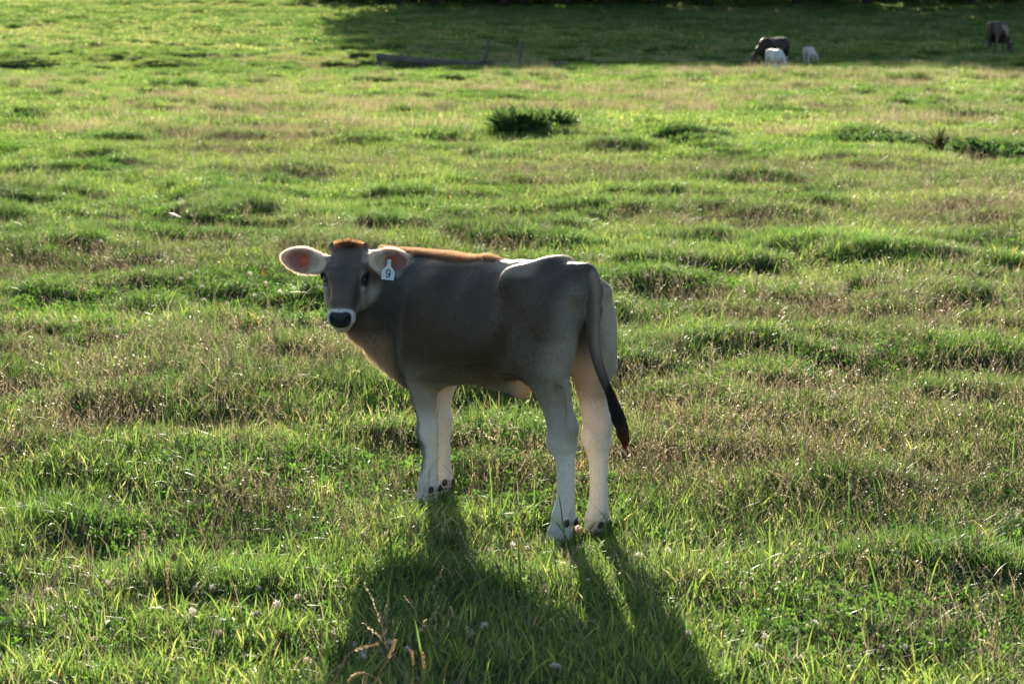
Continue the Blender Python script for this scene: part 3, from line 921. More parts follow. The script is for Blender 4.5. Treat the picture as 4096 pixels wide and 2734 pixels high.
    f.seg(hd(.345, .028, -.086), hd(.345, -.028, -.086), .0025, .0025, HT, .006, cut=True)   # mouth
    f.seg(hd(.345, .028, -.086), hd(.275, .047, -.088), .0025, .0015, HT, .006, cut=True)
    f.seg(hd(.345, -.028, -.086), hd(.275, -.047, -.088), .0025, .0015, HT, .006, cut=True)
    f.seg(hd(.13, 0, -.004), hd(.285, 0, -.014), (.006, .022), (.005, .014), HS, .03)          # bridge of the nose
    # ears: shallow cups
    for k in (1, -1):
        c, R = ear_frame(k)
        f.seg(hd(.050, k * .050, -.050), c - R[:, 0] * .045, (.030, .022), (.034, .014), R[:, 2], .02)
        f.ell(c, (.068, .045, .0135), .012, R); f.ell(c + R[:, 0] * .036, (.046, .030, .012), .014, R)
        f.ell(c + R[:, 2] * .0130 + R[:, 0] * .004, (.060, .038, .0155), .005, R, cut=True)
    return f

def rot_y(deg):
    a = math.radians(deg); return np.array([[math.cos(a), 0, math.sin(a)], [0, 1, 0], [-math.sin(a), 0, math.cos(a)]])

EARP = {1: ([-.4280, 8.180, .850], (.93, -.10, -.06)), -1: ([-.733, 8.20, .850], (-.95, -.02, .20))}
def ear_frame(k):
    """centre and axes (along, across, facing) of an ear; k=1 the calf's left ear (photo right)"""
    c, al = EARP[k]
    c = w2l(c); a = W2L @ np.array(al, float); a /= np.linalg.norm(a)
    fc = W2L @ np.array([.22 * k * -1, -1, .02]); fc -= a * (fc @ a); fc /= np.linalg.norm(fc)
    return c, np.stack([a, np.cross(fc, a), fc], 1)

def lerp3(a, b, t): return np.asarray(a)[None, :] * (1 - t[:, None]) + np.asarray(b)[None, :] * t[:, None]
def mixc(C, col, t): return C * (1 - t[:, None]) + np.asarray(col)[None, :] * t[:, None]
def ball(P, c, r):
    r = np.atleast_1d(r) * np.ones(3)
    return np.sqrt((((P - np.asarray(c)) / r) ** 2).sum(1))

def calf_colour(P, Nn=None):
    x, y, z = P.T
    nz = fbm(x * 9 + 3, z * 9 + y * 5, 201, 3)
    C = np.tile(np.array([.045, .029, .020]), (len(P), 1))
    nb = fbm(x * 3.2 + 1, z * 2.6 + y * 2, 207, 3)
    C *= (.80 + .30 * nz + .45 * (nb - .5))[:, None]
    C = mixc(C, (.048, .031, .021), sstep(.1, .40, x) * sstep(.50, .72, z) * .8)             # darker, browner neck
    C = mixc(C, (.17, .14, .105), sstep(.22, .15, np.linalg.norm(P - (POLL + HN * .14 - HT * .12), axis=1)) * .6)
    C = mixc(C, (.070, .053, .043), sstep(-.05, -.25, x) * .6)                                # greyer quarters
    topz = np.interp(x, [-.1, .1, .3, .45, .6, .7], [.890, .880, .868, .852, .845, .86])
    C = mixc(C, (.26, .17, .11), sstep(-.020, -.003, z - topz + .016 * (nz - .5)) * sstep(-.04, .14, x) * .75)            # reddish top line, its back-lit glow put into the colour
    C = mixc(C, (.34, .28, .22), sstep(.85, .875, z) * sstep(.10, -.05, x) * sstep(-.30, -.25, x) * .6)
    C = mixc(C, (.19, .155, .125), sstep(.58, .44, z) * .6)
    # buttocks and inner thighs pale
    rear = sstep(-.38, -.46, x) * sstep(.90, .80, z) * sstep(.018, .035, np.abs(y))
    C = mixc(C, (.42, .38, .33), rear * np.where(y < 0, .85, .30))
    C = mixc(C, (.44, .40, .35), sstep(-.20, -.40, x) * sstep(.70, .40, z) * .30)
    C = mixc(C, (.30, .26, .22), sstep(-.34, -.42, x) * sstep(.74, .60, z) * .5)
    inner = sstep(.09, .05, np.abs(y)) * sstep(-.15, -.25, x) * sstep(.66, .56, z)
    C = mixc(C, (.60, .47, .36), inner)
    # belly skin, sheath, chest front
    C = mixc(C, (.60, .36, .20), sstep(.52, .485, z) * sstep(.07, .03, np.abs(y)) * sstep(-.06, -.13, x) * sstep(-.24, -.21, x))
    C = mixc(C, (.075, .055, .045), sstep(.52, .47, z) * sstep(.08, .16, x) * sstep(.30, .2, x) * .6)
    fr = sstep(.52, .60, x + .35 * y + .03 * (nb - .5)) * sstep(.66, .56, z + .03 * (nz - .5))
    C = mixc(C, (.55, .34, .20), fr * .85)  # sun glow on the chest edge painted as orange coat
    # lower legs pale
    leg = sstep(.40, .25, z)
    C = mixc(C, (.28, .245, .21), sstep(.54, .40, z) * .7)
    C = mixc(C, (.58, .55, .50), leg)
    far = (y < 0) & (z < .46)
    C = mixc(C, (.66, .56, .48), np.where(far, sstep(.48, .42, z) * .9, 0))  # far legs warmer and paler: back light put into the coat colour
    # dark front of the near fore leg
    fx = np.interp(z, [0, .09, .12, .20, .27, .34, .42], [.375, .345, .338, .328, .340, .360, .385])
    dk = (y > 0) & (x > .15)
    C = mixc(C, (.065, .058, .055), np.where(dk, sstep(-.046, -.022, x - fx + .012 * (fbm(z * 40, y * 30, 9, 2) - .5)) * sstep(.09, .14, z) * .9, 0))
    # dew claws and hooves
    for cx, cy, cz in TOES:
        for s2 in (1, -1):
            d = ball(P, (cx - .032, cy + s2 * .020, .072 + cz), (.014, .011, .014))
            C = mixc(C, (.030, .025, .023), sstep(1.15, .85, d))
    C = mixc(C, (.20, .17, .14), sstep(.020, .006, z))
    # tail darkens to the switch
    tl = sstep(-.452, -.462, x) * (np.abs(y) < .035) * sstep(.92, .90, z)
    tcol = lerp3((.135, .110, .092), (.028, .020, .016), sstep(.70, .50, z)) * (.65 + .8 * sstep(.018, .004, np.abs(y - .012)))[:, None]
    C = C * (1 - tl[:, None]) + tcol * tl[:, None]
    # head
    q = (P - POLL) @ HR
    n, s, t = q.T
    neckp = sstep(.20, .11, np.linalg.norm(P - (POLL + HN * .12 - HT * .05), axis=1))
    onh = sstep(1.22, .98, ball(q, (.165, 0, -.045), (.23, .112, .095)))
    HC = np.tile(np.array([.090, .064, .049]), (len(P), 1)) * (.9 + .25 * nz)[:, None]
    HC = mixc(HC, (.055, .046, .042), sstep(.045, .012, np.abs(s + .004)) * sstep(.06, .12, n) * sstep(.26, .20, n) * .75)
    HC = mixc(HC, (.062, .052, .047), sstep(.06, .0, np.abs(s)) * sstep(.10, .05, n) * .5)
    HC = mixc(HC, (.27, .23, .185), sstep(-.055, -.085, t) * sstep(.10, .14, n) * .8)
    HC = mixc(HC, (.36, .32, .28), sstep(.050, .066, np.abs(s)) * sstep(.30, .2, n) * sstep(.12, .17, n) * .8)
    HC = mixc(HC, (.27, .23, .20), sstep(.048, .062, np.abs(s)) * sstep(.10, .085, n) * sstep(.0, .03, n) * .8)
    HC = mixc(HC, (.020, .017, .016), sstep(1.3, .95, np.minimum(ball(q, (.150, .074, -.030), (.026, .022, .020)), ball(q, (.150, -.074, -.030), (.026, .022, .020)))))
    HC = mixc(HC, (.030, .024, .022), .8 * sstep(1.2, .7, np.minimum(ball(q, (.172, .066, -.030), (.022, .012, .008)), ball(q, (.172, -.066, -.030), (.022, .012, .008)))))
    ring = sstep(1.06, .96, ball(q, (.350, 0, -.055), (.066, .060, .0455))) * sstep(.28, .295, n + .25 * np.abs(s))
    HC = mixc(HC, (.60, .58, .55), ring)                       # pale muzzle ring
    spk = vnoise(s * 420, n * 420 + t * 300, 13)
    HC = mixc(HC, (.05, .05, .055), (spk > .80) * ring * sstep(-.05, -.03, t + .3 * np.abs(s)) * .7)
    pad = (np.abs(s / (.0375 + .10 * np.clip(t + .05, -.04, .02))) ** 2.8 + np.abs((t + .047) / .030) ** 2.8) ** (1 / 2.8) + 10 * np.clip(.318 - n, 0, 1)
    HC = mixc(HC, (.016, .017, .022), sstep(1.06, .98, pad))
    HC = mixc(HC, (.50, .42, .33), sstep(-.078, -.09, t) * sstep(.2, .28, n))
    HC = mixc(HC, (.30, .16, .08), sstep(.012, -.008, n) * sstep(-.06, -.01, t))
    HC = mixc(HC, (.075, .065, .06), sstep(.046, .056, np.abs(s)) * sstep(.010, -.004, n))
    C = C * (1 - onh[:, None]) + HC * onh[:, None]
    # ears
    ear = np.zeros(len(P))
    for k in (1, -1):
        c, R = ear_frame(k); e = (P - c) @ R
        d = np.sqrt((e[:, 0] / .074) ** 2 + (e[:, 1] / .056) ** 2 + (e[:, 2] / .030) ** 2)
        w = sstep(1.15, 1.0, d)
        EC = np.tile(np.array([.40, .34, .29]), (len(P), 1))
        inn = sstep(1.0, .86, np.sqrt((e[:, 0] / .062) ** 2 + (e[:, 1] / .038) ** 2)) * (e[:, 2] > -.006)
        EC = mixc(EC, (.42, .20, .18), inn)
        ear_glow = sstep(1.25, .5, np.sqrt(((e[:, 0] + .004) / .030) ** 2 + ((e[:, 1]) / .034) ** 2)) * inn
        EC = mixc(EC, (.46, .14, .07), ear_glow * .9)  # orange of sunlight shining through the ear, painted into the skin
        EC = mixc(EC, (.45, .39, .33), sstep(-.005, -.03, e[:, 0]) * .9)
        C = C * (1 - w[:, None]) + EC * w[:, None]
        ear = np.maximum(ear, w * sstep(.0, .015, e[:, 0] + .03))
    return np.clip(C, 0, 1), ear

def skin_material(name):
    m, n, out = new_mat(name)
    at_ = N(n, "ShaderNodeAttribute", attribute_name="col")
    er = N(n, "ShaderNodeAttribute", attribute_name="thin")
    tc = N(n, "ShaderNodeTexCoord")
    mp = N(n, "ShaderNodeMapping"); mp.inputs["Scale"].default_value = (60, 160, 30)
    n.links.new(tc.outputs["Object"], mp.inputs[0])
    nz = N(n, "ShaderNodeTexNoise"); nz.inputs["Scale"].default_value = 3; nz.inputs["Detail"].default_value = 4
    n.links.new(mp.outputs[0], nz.inputs["Vector"])
    mr = N(n, "ShaderNodeMapRange"); mr.inputs["From Min"].default_value = .3; mr.inputs["From Max"].default_value = .7
    mr.inputs["To Min"].default_value = .85; mr.inputs["To Max"].default_value = 1.15
    n.links.new(nz.outputs[0], mr.inputs[0])
    mu = N(n, "ShaderNodeVectorMath", operation='SCALE'); n.links.new(at_.outputs[0], mu.inputs[0]); n.links.new(mr.outputs[0], mu.inputs["Scale"])
    p = N(n, "ShaderNodeBsdfPrincipled")
    p.inputs["Roughness"].default_value = .55; p.inputs["Specular IOR Level"].default_value = .3
    p.inputs["Sheen Weight"].default_value = .06; p.inputs["Sheen Roughness"].default_value = .4
    n.links.new(mu.outputs[0], p.inputs["Base Color"])
    tr = N(n, "ShaderNodeBsdfTranslucent")
    v = N(n, "ShaderNodeVectorMath", operation='MULTIPLY'); v.inputs[1].default_value = (1.25, .9, .75)
    n.links.new(at_.outputs[0], v.inputs[0]); n.links.new(v.outputs[0], tr.inputs[0])
    f = N(n, "ShaderNodeMath", operation='MULTIPLY'); f.inputs[1].default_value = .42
    n.links.new(er.outputs["Fac"], f.inputs[0])
    mix = N(n, "ShaderNodeMixShader"); n.links.new(f.outputs[0], mix.inputs[0])
    n.links.new(p.outputs[0], mix.inputs[1]); n.links.new(tr.outputs[0], mix.inputs[2])
    b = N(n, "ShaderNodeBump"); b.inputs["Strength"].default_value = .35; b.inputs["Distance"].default_value = .003
    n.links.new(nz.outputs[0], b.inputs["Height"]); n.links.new(b.outputs[0], p.inputs["Normal"])
    n.links.new(mix.outputs[0], out.inputs[0])
    return m
M_SKIN = skin_material("short_coat")

def hair_material(name, transl=.35):
    m, n, out = new_mat(name)
    at_ = N(n, "ShaderNodeAttribute", attribute_name="hcol")
    p = N(n, "ShaderNodeBsdfPrincipled"); p.inputs["Roughness"].default_value = .5; p.inputs["Specular IOR Level"].default_value = .35
    n.links.new(at_.outputs[0], p.inputs["Base Color"])
    tr = N(n, "ShaderNodeBsdfTranslucent")
    v = N(n, "ShaderNodeVectorMath", operation='MULTIPLY'); v.inputs[1].default_value = (1.5, 1.35, 1.2)
    n.links.new(at_.outputs[0], v.inputs[0]); n.links.new(v.outputs[0], tr.inputs[0])
    mix = N(n, "ShaderNodeMixShader"); mix.inputs[0].default_value = transl
    n.links.new(p.outputs[0], mix.inputs[1]); n.links.new(tr.outputs[0], mix.inputs[2])
    n.links.new(mix.outputs[0], out.inputs[0])
    return m
M_HAIR = hair_material("calf_hair", .55)

def plain(name, col, rough=.5, spec=.5, noise=0.0, scale=40, bump=0.0, metal=0.0, coat=0.0):
    m, n, out = new_mat(name)
    p = N(n, "ShaderNodeBsdfPrincipled"); p.inputs["Roughness"].default_value = rough
    p.inputs["Specular IOR Level"].default_value = spec; p.inputs["Coat Weight"].default_value = coat
    p.inputs["Metallic"].default_value = metal
    tc = N(n, "ShaderNodeTexCoord")
    nz = N(n, "ShaderNodeTexNoise"); nz.inputs["Scale"].default_value = scale; nz.inputs["Detail"].default_value = 5
    n.links.new(tc.outputs["Object"], nz.inputs["Vector"])
    cr = N(n, "ShaderNodeValToRGB")
    a = np.array(col)
    cr.color_ramp.elements[0].position = .3; cr.color_ramp.elements[0].color = (*np.clip(a * (1 - noise), 0, 1), 1)
    cr.color_ramp.elements[1].position = .7; cr.color_ramp.elements[1].color = (*np.clip(a * (1 + noise), 0, 1), 1)
    n.links.new(nz.outputs[0], cr.inputs[0]); n.links.new(cr.outputs[0], p.inputs["Base Color"])
    if bump:
        b = N(n, "ShaderNodeBump"); b.inputs["Strength"].default_value = bump; b.inputs["Distance"].default_value = .01
        n.links.new(nz.outputs[0], b.inputs["Height"]); n.links.new(b.outputs[0], p.inputs["Normal"])
    n.links.new(p.outputs[0], out.inputs[0])
    return m

def hair_object(name, roots, dirs, length, radius, cols, parent, mat, npt=4, curl=0.0, droop=0.0, seed=0):
    """many strands as one curves object"""
    r = np.random.default_rng(seed); n = len(roots)
    hc = bpy.data.hair_curves.new(name)
    hc.add_curves([npt] * n)
    t = np.linspace(0, 1, npt)[None, :, None]
    L = np.asarray(length)[:, None, None]
    side = np.cross(dirs, r.normal(size=(n, 3))); side /= np.linalg.norm(side, axis=1, keepdims=True) + 1e-9
    P = roots[:, None, :] + dirs[:, None, :] * t * L + side[:, None, :] * (np.sin(t * 6 + r.uniform(0, 6, (n, 1, 1))) - np.sin(r.uniform(0, 0.01, (n, 1, 1)))) * curl * L * t
    P[:, :, 2] -= (t[:, :, 0] ** 2) * droop * np.asarray(length)[:, None]
    hc.attributes["position"].data.foreach_set("vector", P.astype(np.float32).ravel())
    R = (np.asarray(radius)[:, None] * np.array([1.0] + [.85] * (npt - 2) + [.25])[None, :]).astype(np.float32)
    a = hc.attributes.get("radius") or hc.attributes.new("radius", 'FLOAT', 'POINT'); a.data.foreach_set("value", R.ravel())
    a = hc.attributes.new("hcol", 'FLOAT_COLOR', 'POINT')
    C = np.concatenate([np.clip(cols, 0, 1), np.ones((n, 1))], 1)
    a.data.foreach_set("color", np.repeat(C, npt, 0).astype(np.float32).ravel())
    o = bpy.data.objects.new(name, hc); COL.objects.link(o)
    hc.materials.append(mat); o.parent = parent
    return o

def build_calf():
    root = empty("calf", CALF, TH)
    tag(root, "young grey brown calf with pale legs looking at the camera, numbered tag in its ear", "calf")
    f = calf_field()
    V, Q = f.mesh()
    V0 = V - f.grad(V) * f.sample(V)[:, None]
    C, ear = calf_colour(V0)
    me = mesh_np("calf_body", V0, Q, smooth=True)
    vcol(me, "col", C); vfloat(me, "thin", ear)
    body = link("body", me, root, M_SKIN)
    # ---- coat
    r = np.random.default_rng(5)
    A = V0[Q[:, 0]]; B = V0[Q[:, 1]]; Cc = V0[Q[:, 2]]; D = V0[Q[:, 3]]
    ar = np.linalg.norm(np.cross(Cc - A, D - B), axis=1) * .5
    cen = (A + B + Cc + D) / 4
    w = np.ones(len(ar))
    qh = (cen - POLL) @ HR
    pad = ((np.abs(qh[:, 1]) < .039) & (np.abs(qh[:, 2] + .047) < .030) & (qh[:, 0] > .318))
    eye = np.minimum(ball(qh, (.146, .080, -.036), (.022, .020, .014)), ball(qh, (.146, -.080, -.036), (.022, .020, .014))) < 1.05
    w[pad | eye] = 0; w[cen[:, 2] < .03] = 0
    top = sstep(.80, .85, cen[:, 2]) * sstep(-.05, .05, cen[:, 0])
    w = w * (1 + top)
    head = (qh[:, 0] > -.06) & (qh[:, 0] < .40) & (np.abs(qh[:, 1]) < .2) & (qh[:, 2] > -.13)
    w = w * np.where(head, 2.0, 1)
    p = ar * w; p /= p.sum()
    n = 420000
    k = r.choice(len(ar), n, p=p)
    u, v = r.uniform(0, 1, (2, n, 1))
    P = (A[k] * (1 - u) + B[k] * u) * (1 - v) + (D[k] * (1 - u) + Cc[k] * u) * v
    Nn = f.grad(P)
    P = P - Nn * .0012
    x, y, z = P.T
    Dv = np.tile(np.array([-.8, 0, -.55]), (n, 1))
    Dv[z < .45] = (-.05, 0, -1)
    th = (x < -.25) & (z < .8) & (z >= .45); Dv[th] = (-.35, 0, -1)
    tl = (x < -.455) & (np.abs(y) < .04); Dv[tl] = (-.15, 0, -1)
    q = (P - POLL) @ HR
    hm = (q[:, 0] > -.06) & (q[:, 0] < .40) & (np.abs(q[:, 1]) < .105) & (q[:, 2] > -.13)
    Dv[hm] = HN * .5 - HT * .2
    fh = hm & (q[:, 0] < .16) & (q[:, 2] > -.07)
    Dv[fh] = (HS[None, :] * q[fh, 1][:, None] * 9 - HN[None, :] * .25)
    ln = np.full(n, .010) * r.uniform(.7, 1.3, n)
    ln = np.where(z < .45, ln * .55, ln); ln = np.where(hm, ln * .65, ln)
    lift = np.full(n, .13)
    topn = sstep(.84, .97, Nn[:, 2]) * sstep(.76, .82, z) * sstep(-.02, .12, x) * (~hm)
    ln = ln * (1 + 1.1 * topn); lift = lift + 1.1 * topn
    brs = sstep(.46, .58, x + .4 * y) * sstep(.64, .56, z) * sstep(.36, .42, z) * (~hm); ln = ln * (1 + 1.6 * brs); lift += .7 * brs
    bel = (Nn[:, 2] < -.4) & (z > .4) & (z < .6); ln[bel] *= 1.3
    Cc2, er = calf_colour(P)
    Cc2 = Cc2 * (1 - (brs * .6)[:, None]) + np.array([.80, .66, .52]) * (brs * .6)[:, None]  # brisket hair lightened to paint in the bright rim light
    Cc2 = Cc2 * (1 - (topn * .7)[:, None]) + np.array([.50, .35, .23]) * (topn * .7)[:, None]  # top fringe lightened: glow from behind put into the hair colour
    hc = Cc2 * r.uniform(.88, 1.3, (n, 1))
    for kk in (1, -1):
        c, R = ear_frame(kk); e = (P - c) @ R
        d = np.sqrt((e[:, 0] / .072) ** 2 + (e[:, 1] / .046) ** 2)
        on = (d < 1.12) & (np.abs(e[:, 2]) < .03)
        rim = on & (d > .80)
        ow = e[:, :2] / (np.linalg.norm(e[:, :2], axis=1, keepdims=True) + 1e-9)
        ww = R[:, 0][None, :] * ow[:, :1] + R[:, 1][None, :] * ow[:, 1:]
        Dv[on] = ww[on]; lift[on] = .15
        ln[rim] = .0125 * r.uniform(.6, 1.3, rim.sum()); hc[rim] = np.array([.80, .75, .70]) * r.uniform(.8, 1.2, (rim.sum(), 1))
        inn = on & (d <= .80) & (e[:, 2] > 0); keep_f = (e[:, 0] < .005)
        ln[inn & ~keep_f] = .004; ln[inn & keep_f] = .016; hc[inn & keep_f] = (.55, .49, .42)
        Dv[inn & keep_f] = R[:, 0]
        back = on & (e[:, 2] < 0); hc[back & ~rim] = (.30, .25, .21)
    Dt = Dv - Nn * (Dv * Nn).sum(1, keepdims=True)
    Dt /= np.linalg.norm(Dt, axis=1, keepdims=True) + 1e-9
    d = Dt + Nn * lift[:, None] + r.normal(0, .09, (n, 3)); d /= np.linalg.norm(d, axis=1, keepdims=True)
    hair_object("coat", P, d, ln, np.full(n, .00026), hc, root, M_HAIR, npt=3, seed=3)
    # ---- poll tuft
    m = 8000
    a = r.uniform(-1, 1, m); b = r.uniform(0, 1, m)
    Pt = np.array([hd(-.010 - .012 * bb + .016 * (1 - bb) * (1 - aa * aa), .043 * aa, .000 - .060 * bb) for aa, bb in zip(a, b)])
    up = W2L @ np.array([0, -.25, 1.0])
    d = up[None, :] * .9 + HS[None, :] * (a * .7)[:, None] + r.normal(0, .38, (m, 3)); d /= np.linalg.norm(d, axis=1, keepdims=True)
    col = lerp3((.52, .33, .18), (.085, .045, .028), sstep(.30, .0, b) * sstep(.9, .3, np.abs(a)) * .9) * r.uniform(.7, 1.3, (m, 1))  # orange tuft, its strong back light put into the pale end colour
    hair_object("poll_tuft", Pt, d, r.uniform(.014, .038, m) * (1.2 - .7 * np.abs(a)), np.full(m, .00045), col, root, M_HAIR, npt=4, curl=.06, seed=8)
    # ---- lashes
    rows, dd, cc = [], [], []
    for sg in (1, -1):
        for i in range(46):
            t = i / 45.0
            o = hd(.132 + .034 * t - .006, sg * (.0735 + .004 * math.sin(t * 3.14)), -.020 + .004 * math.sin(t * 3.14))
            for _ in range(2):
                rows.append(o + r.normal(0, .0009, 3)); v = HS * sg * .8 + HT * .55 + HN * (.15 + .35 * t) + r.normal(0, .14, 3); dd.append(v / np.linalg.norm(v)); cc.append((.015, .012, .010))
    hair_object("eyelash", np.array(rows), np.array(dd), np.full(len(rows), .010), np.full(len(rows), .0005), np.array(cc), root, M_HAIR, npt=4, droop=.3, seed=9)
    # ---- tail switch
    m = 2600
    path = np.array([(-.520, 0, .535), (-.548, 0, .48), (-.572, 0, .435), (-.592, 0, .395), (-.606, 0, .355), (-.612, 0, .325)])
    t0 = r.uniform(0, .62, m)
    hc2 = bpy.data.hair_curves.new("tail_switch"); NP = 9
    hc2.add_curves([NP] * m)
    s = np.linspace(0, 1, NP)[None, :]
    tt = t0[:, None] + s * r.uniform(.30, .42, (m, 1)); tt = np.clip(tt, 0, 1.0)
    ti = np.linspace(0, 1, len(path))
    ctr = np.stack([np.interp(tt, ti, path[:, i]) for i in range(3)], -1)
    ang = r.uniform(0, 6.283, (m, 1)); lock = np.round(ang * 22 / 6.283 + r.normal(0, .8, (m, 1))) / 22 * 6.283
    wid = np.interp(tt, [0, .15, .45, .75, 1], [.010, .016, .024, .018, .002])
    rad = wid * np.sqrt(r.uniform(.1, 1, (m, 1)))
    wob = .0018 * np.sin(tt * 30 + lock * 5 + 2 * np.sin(lock * 3)) * np.clip(tt * 1.4, 0, 1)
    ctr[..., 0] += np.cos(ang * .3 + lock * .7) * rad + wob; ctr[..., 1] += np.sin(ang * .3 + lock * .7) * rad + wob * .7
    hc2.attributes["position"].data.foreach_set("vector", ctr.astype(np.float32).ravel())
    a = hc2.attributes.get("radius") or hc2.attributes.new("radius", 'FLOAT', 'POINT')
    a.data.foreach_set("value", np.tile(np.array([.0006] * (NP - 2) + [.0004, .00015], np.float32), m))
    a = hc2.attributes.new("hcol", 'FLOAT_COLOR', 'POINT')
    cc = lerp3((.022, .014, .010), (.20, .075, .028), np.clip((tt.ravel() - .45) * 1.5, 0, 1)) * np.repeat(r.uniform(.6, 1.5, (m, 1)), NP, 0)
    a.data.foreach_set("color", np.concatenate([cc, np.ones((m * NP, 1))], 1).astype(np.float32).ravel())
    o = bpy.data.objects.new("tail_switch", hc2); COL.objects.link(o); hc2.materials.append(M_HAIR); o.parent = root
    # ---- eyes
    ME = plain("eye_gloss", (.006, .004, .003), .06, .8, coat=1.0)
    for sg in (1, -1):
        V2, Q2 = uv_sphere(.0168, 20, 14)
        o = link("eye", mesh_np("eye", V2, Q2, smooth=True), root, ME); o.location = Vector(hd(.144, sg * .0625, -.036))
    # ---- hooves
    MH = plain("hoof_horn", (.10, .085, .07), .45, .4, .35, 90, .3)
    for cx, cy, cz in TOES:
        cx += .028; V2, Q2 = [], []; off = 0
        for s2 in (1, -1):
            ring = []
            for (zz, sc, dx) in ((-.012, 1.0, .006), (.012, .95, .002), (.034, .80, -.004), (.040, .55, -.006)):
                for i in range(14):
                    a = i / 14 * 6.283; e = .034 * math.cos(a); g = .0185 * math.sin(a)
                    if e > 0: e *= 1.15; g *= 1 - .30 * (e / .04)
                    ring.append((cx + dx + e * sc, cy + s2 * .0205 + g * sc, zz + cz))
            V2 += ring
            for j in range(3):
                for i in range(14):
                    Q2.append([off + j * 14 + i, off + j * 14 + (i + 1) % 14, off + (j + 1) * 14 + (i + 1) % 14, off + (j + 1) * 14 + i])
            off += 56
        o = link("hoof", mesh_np("hoof", V2, Q2, smooth=True), root, MH)
    # ---- ear tag
    MT = plain("tag_plastic", (.50, .58, .68), .35, .5, .05, 60)
    MK = plain("tag_ink", (.02, .022, .03), .5, .3)
    tc = w2l([-.4345, 8.155, .812])
    xr = W2L @ np.array([.985, -.12, -.10]); xr /= np.linalg.norm(xr)
    zr = W2L @ np.array([.13, .05, 1.0]); zr -= xr * (zr @ xr); zr /= np.linalg.norm(zr)
    yr = np.cross(xr, zr)                           # towards the camera
    if yr @ (W2L @ np.array([0, -1, 0])) < 0: yr = -yr
    out = [(-.0230, -.0215), (-.0205, -.0240), (.0205, -.0240), (.0230, -.0215), (.0228, .0060), (.0215, .0100), (.0085, .0240), (.0070, .0280), (.0068, .0400), (.0060, .0450), (.0035, .0480), (0, .0490),
           (-.0035, .0480), (-.0060, .0450), (-.0068, .0400), (-.0070, .0280), (-.0085, .0240), (-.0215, .0100), (-.0228, .0060)]
    def slab(pts, th, off):
        import bmesh
        bm = bmesh.new()
        vs = [bm.verts.new(tuple(tc + xr * a + zr * b + yr * off)) for a, b in pts]
        fc = bm.faces.new(vs)
        ex = bmesh.ops.extrude_face_region(bm, geom=[fc])
        mv = [g for g in ex['geom'] if isinstance(g, bmesh.types.BMVert)]
        bmesh.ops.translate(bm, verts=mv, vec=Vector(yr * th))
        bmesh.ops.recalc_face_normals(bm, faces=bm.faces)
        return bm
    bm = slab(out, .0018, 0)
    me2 = bpy.data.meshes.new("ear_tag"); bm.to_mesh(me2); bm.free()
    tg = link("ear_tag", me2, root, MT); tg['label'] = "white plastic ear tag with a dark number nine"
    # the number: a ring and a hooked tail
    V2, Q2 = [], []
    def stroke(pts, wd):
        o = len(V2); pts = [np.array(p) for p in pts]
        for i, p in enumerate(pts):
            d = pts[min(i + 1, len(pts) - 1)] - pts[max(i - 1, 0)]; d = d / np.linalg.norm(d); nn = np.array([-d[1], d[0]]) * wd / 2
            for sgn in (1, -1):
                q = p + nn * sgn; V2.append(tc + xr * q[0] + zr * q[1] + yr * .0024)
        for i in range(len(pts) - 1): Q2.append([o + 2 * i, o + 2 * i + 1, o + 2 * i + 3, o + 2 * i + 2])
    cx, cz = .0005, .0035
    stroke([(cx + .0062 * math.cos(a), cz + .0085 * math.sin(a)) for a in np.linspace(0, 2 * math.pi, 25)], .0040)
    stroke([(cx + .0064, cz + .002), (cx + .0066, cz - .006), (cx + .0058, cz - .012), (cx + .0030, cz - .0168), (cx - .0010, cz - .0182), (cx - .0048, cz - .0170), (cx - .0064, cz - .0135)], .0040)
    link("tag_number", mesh_np("tag_number", np.array(V2), Q2), tg, MK)
    V2, Q2 = uv_sphere(.0035, 10, 8)
    o = link("tag_stud", mesh_np("tag_stud", V2, Q2, smooth=True), tg, MT); o.location = Vector(tc + zr * .041 + yr * .002)
    return root, f

def uv_sphere(r, nu, nv):
    V = [(0, 0, r)]; Q = []
    th = np.linspace(0, math.pi, nv + 1)
    V = [(r * math.sin(t) * math.cos(a), r * math.sin(t) * math.sin(a), r * math.cos(t)) for t in th for a in np.arange(nu) * 2 * math.pi / nu]
    for j in range(nv):
        for i in range(nu):
            Q.append([j * nu + i, (j + 1) * nu + i, (j + 1) * nu + (i + 1) % nu, j * nu + (i + 1) % nu])
    return np.array(V), np.array(Q)

CALF_OBJ, _f = build_calf()

M_FAR = skin_material("far_coat")
for _n in M_FAR.node_tree.nodes:
    if _n.type == 'BSDF_PRINCIPLED': _n.inputs["Sheen Weight"].default_value = 0.0; _n.inputs["Specular IOR Level"].default_value = .15

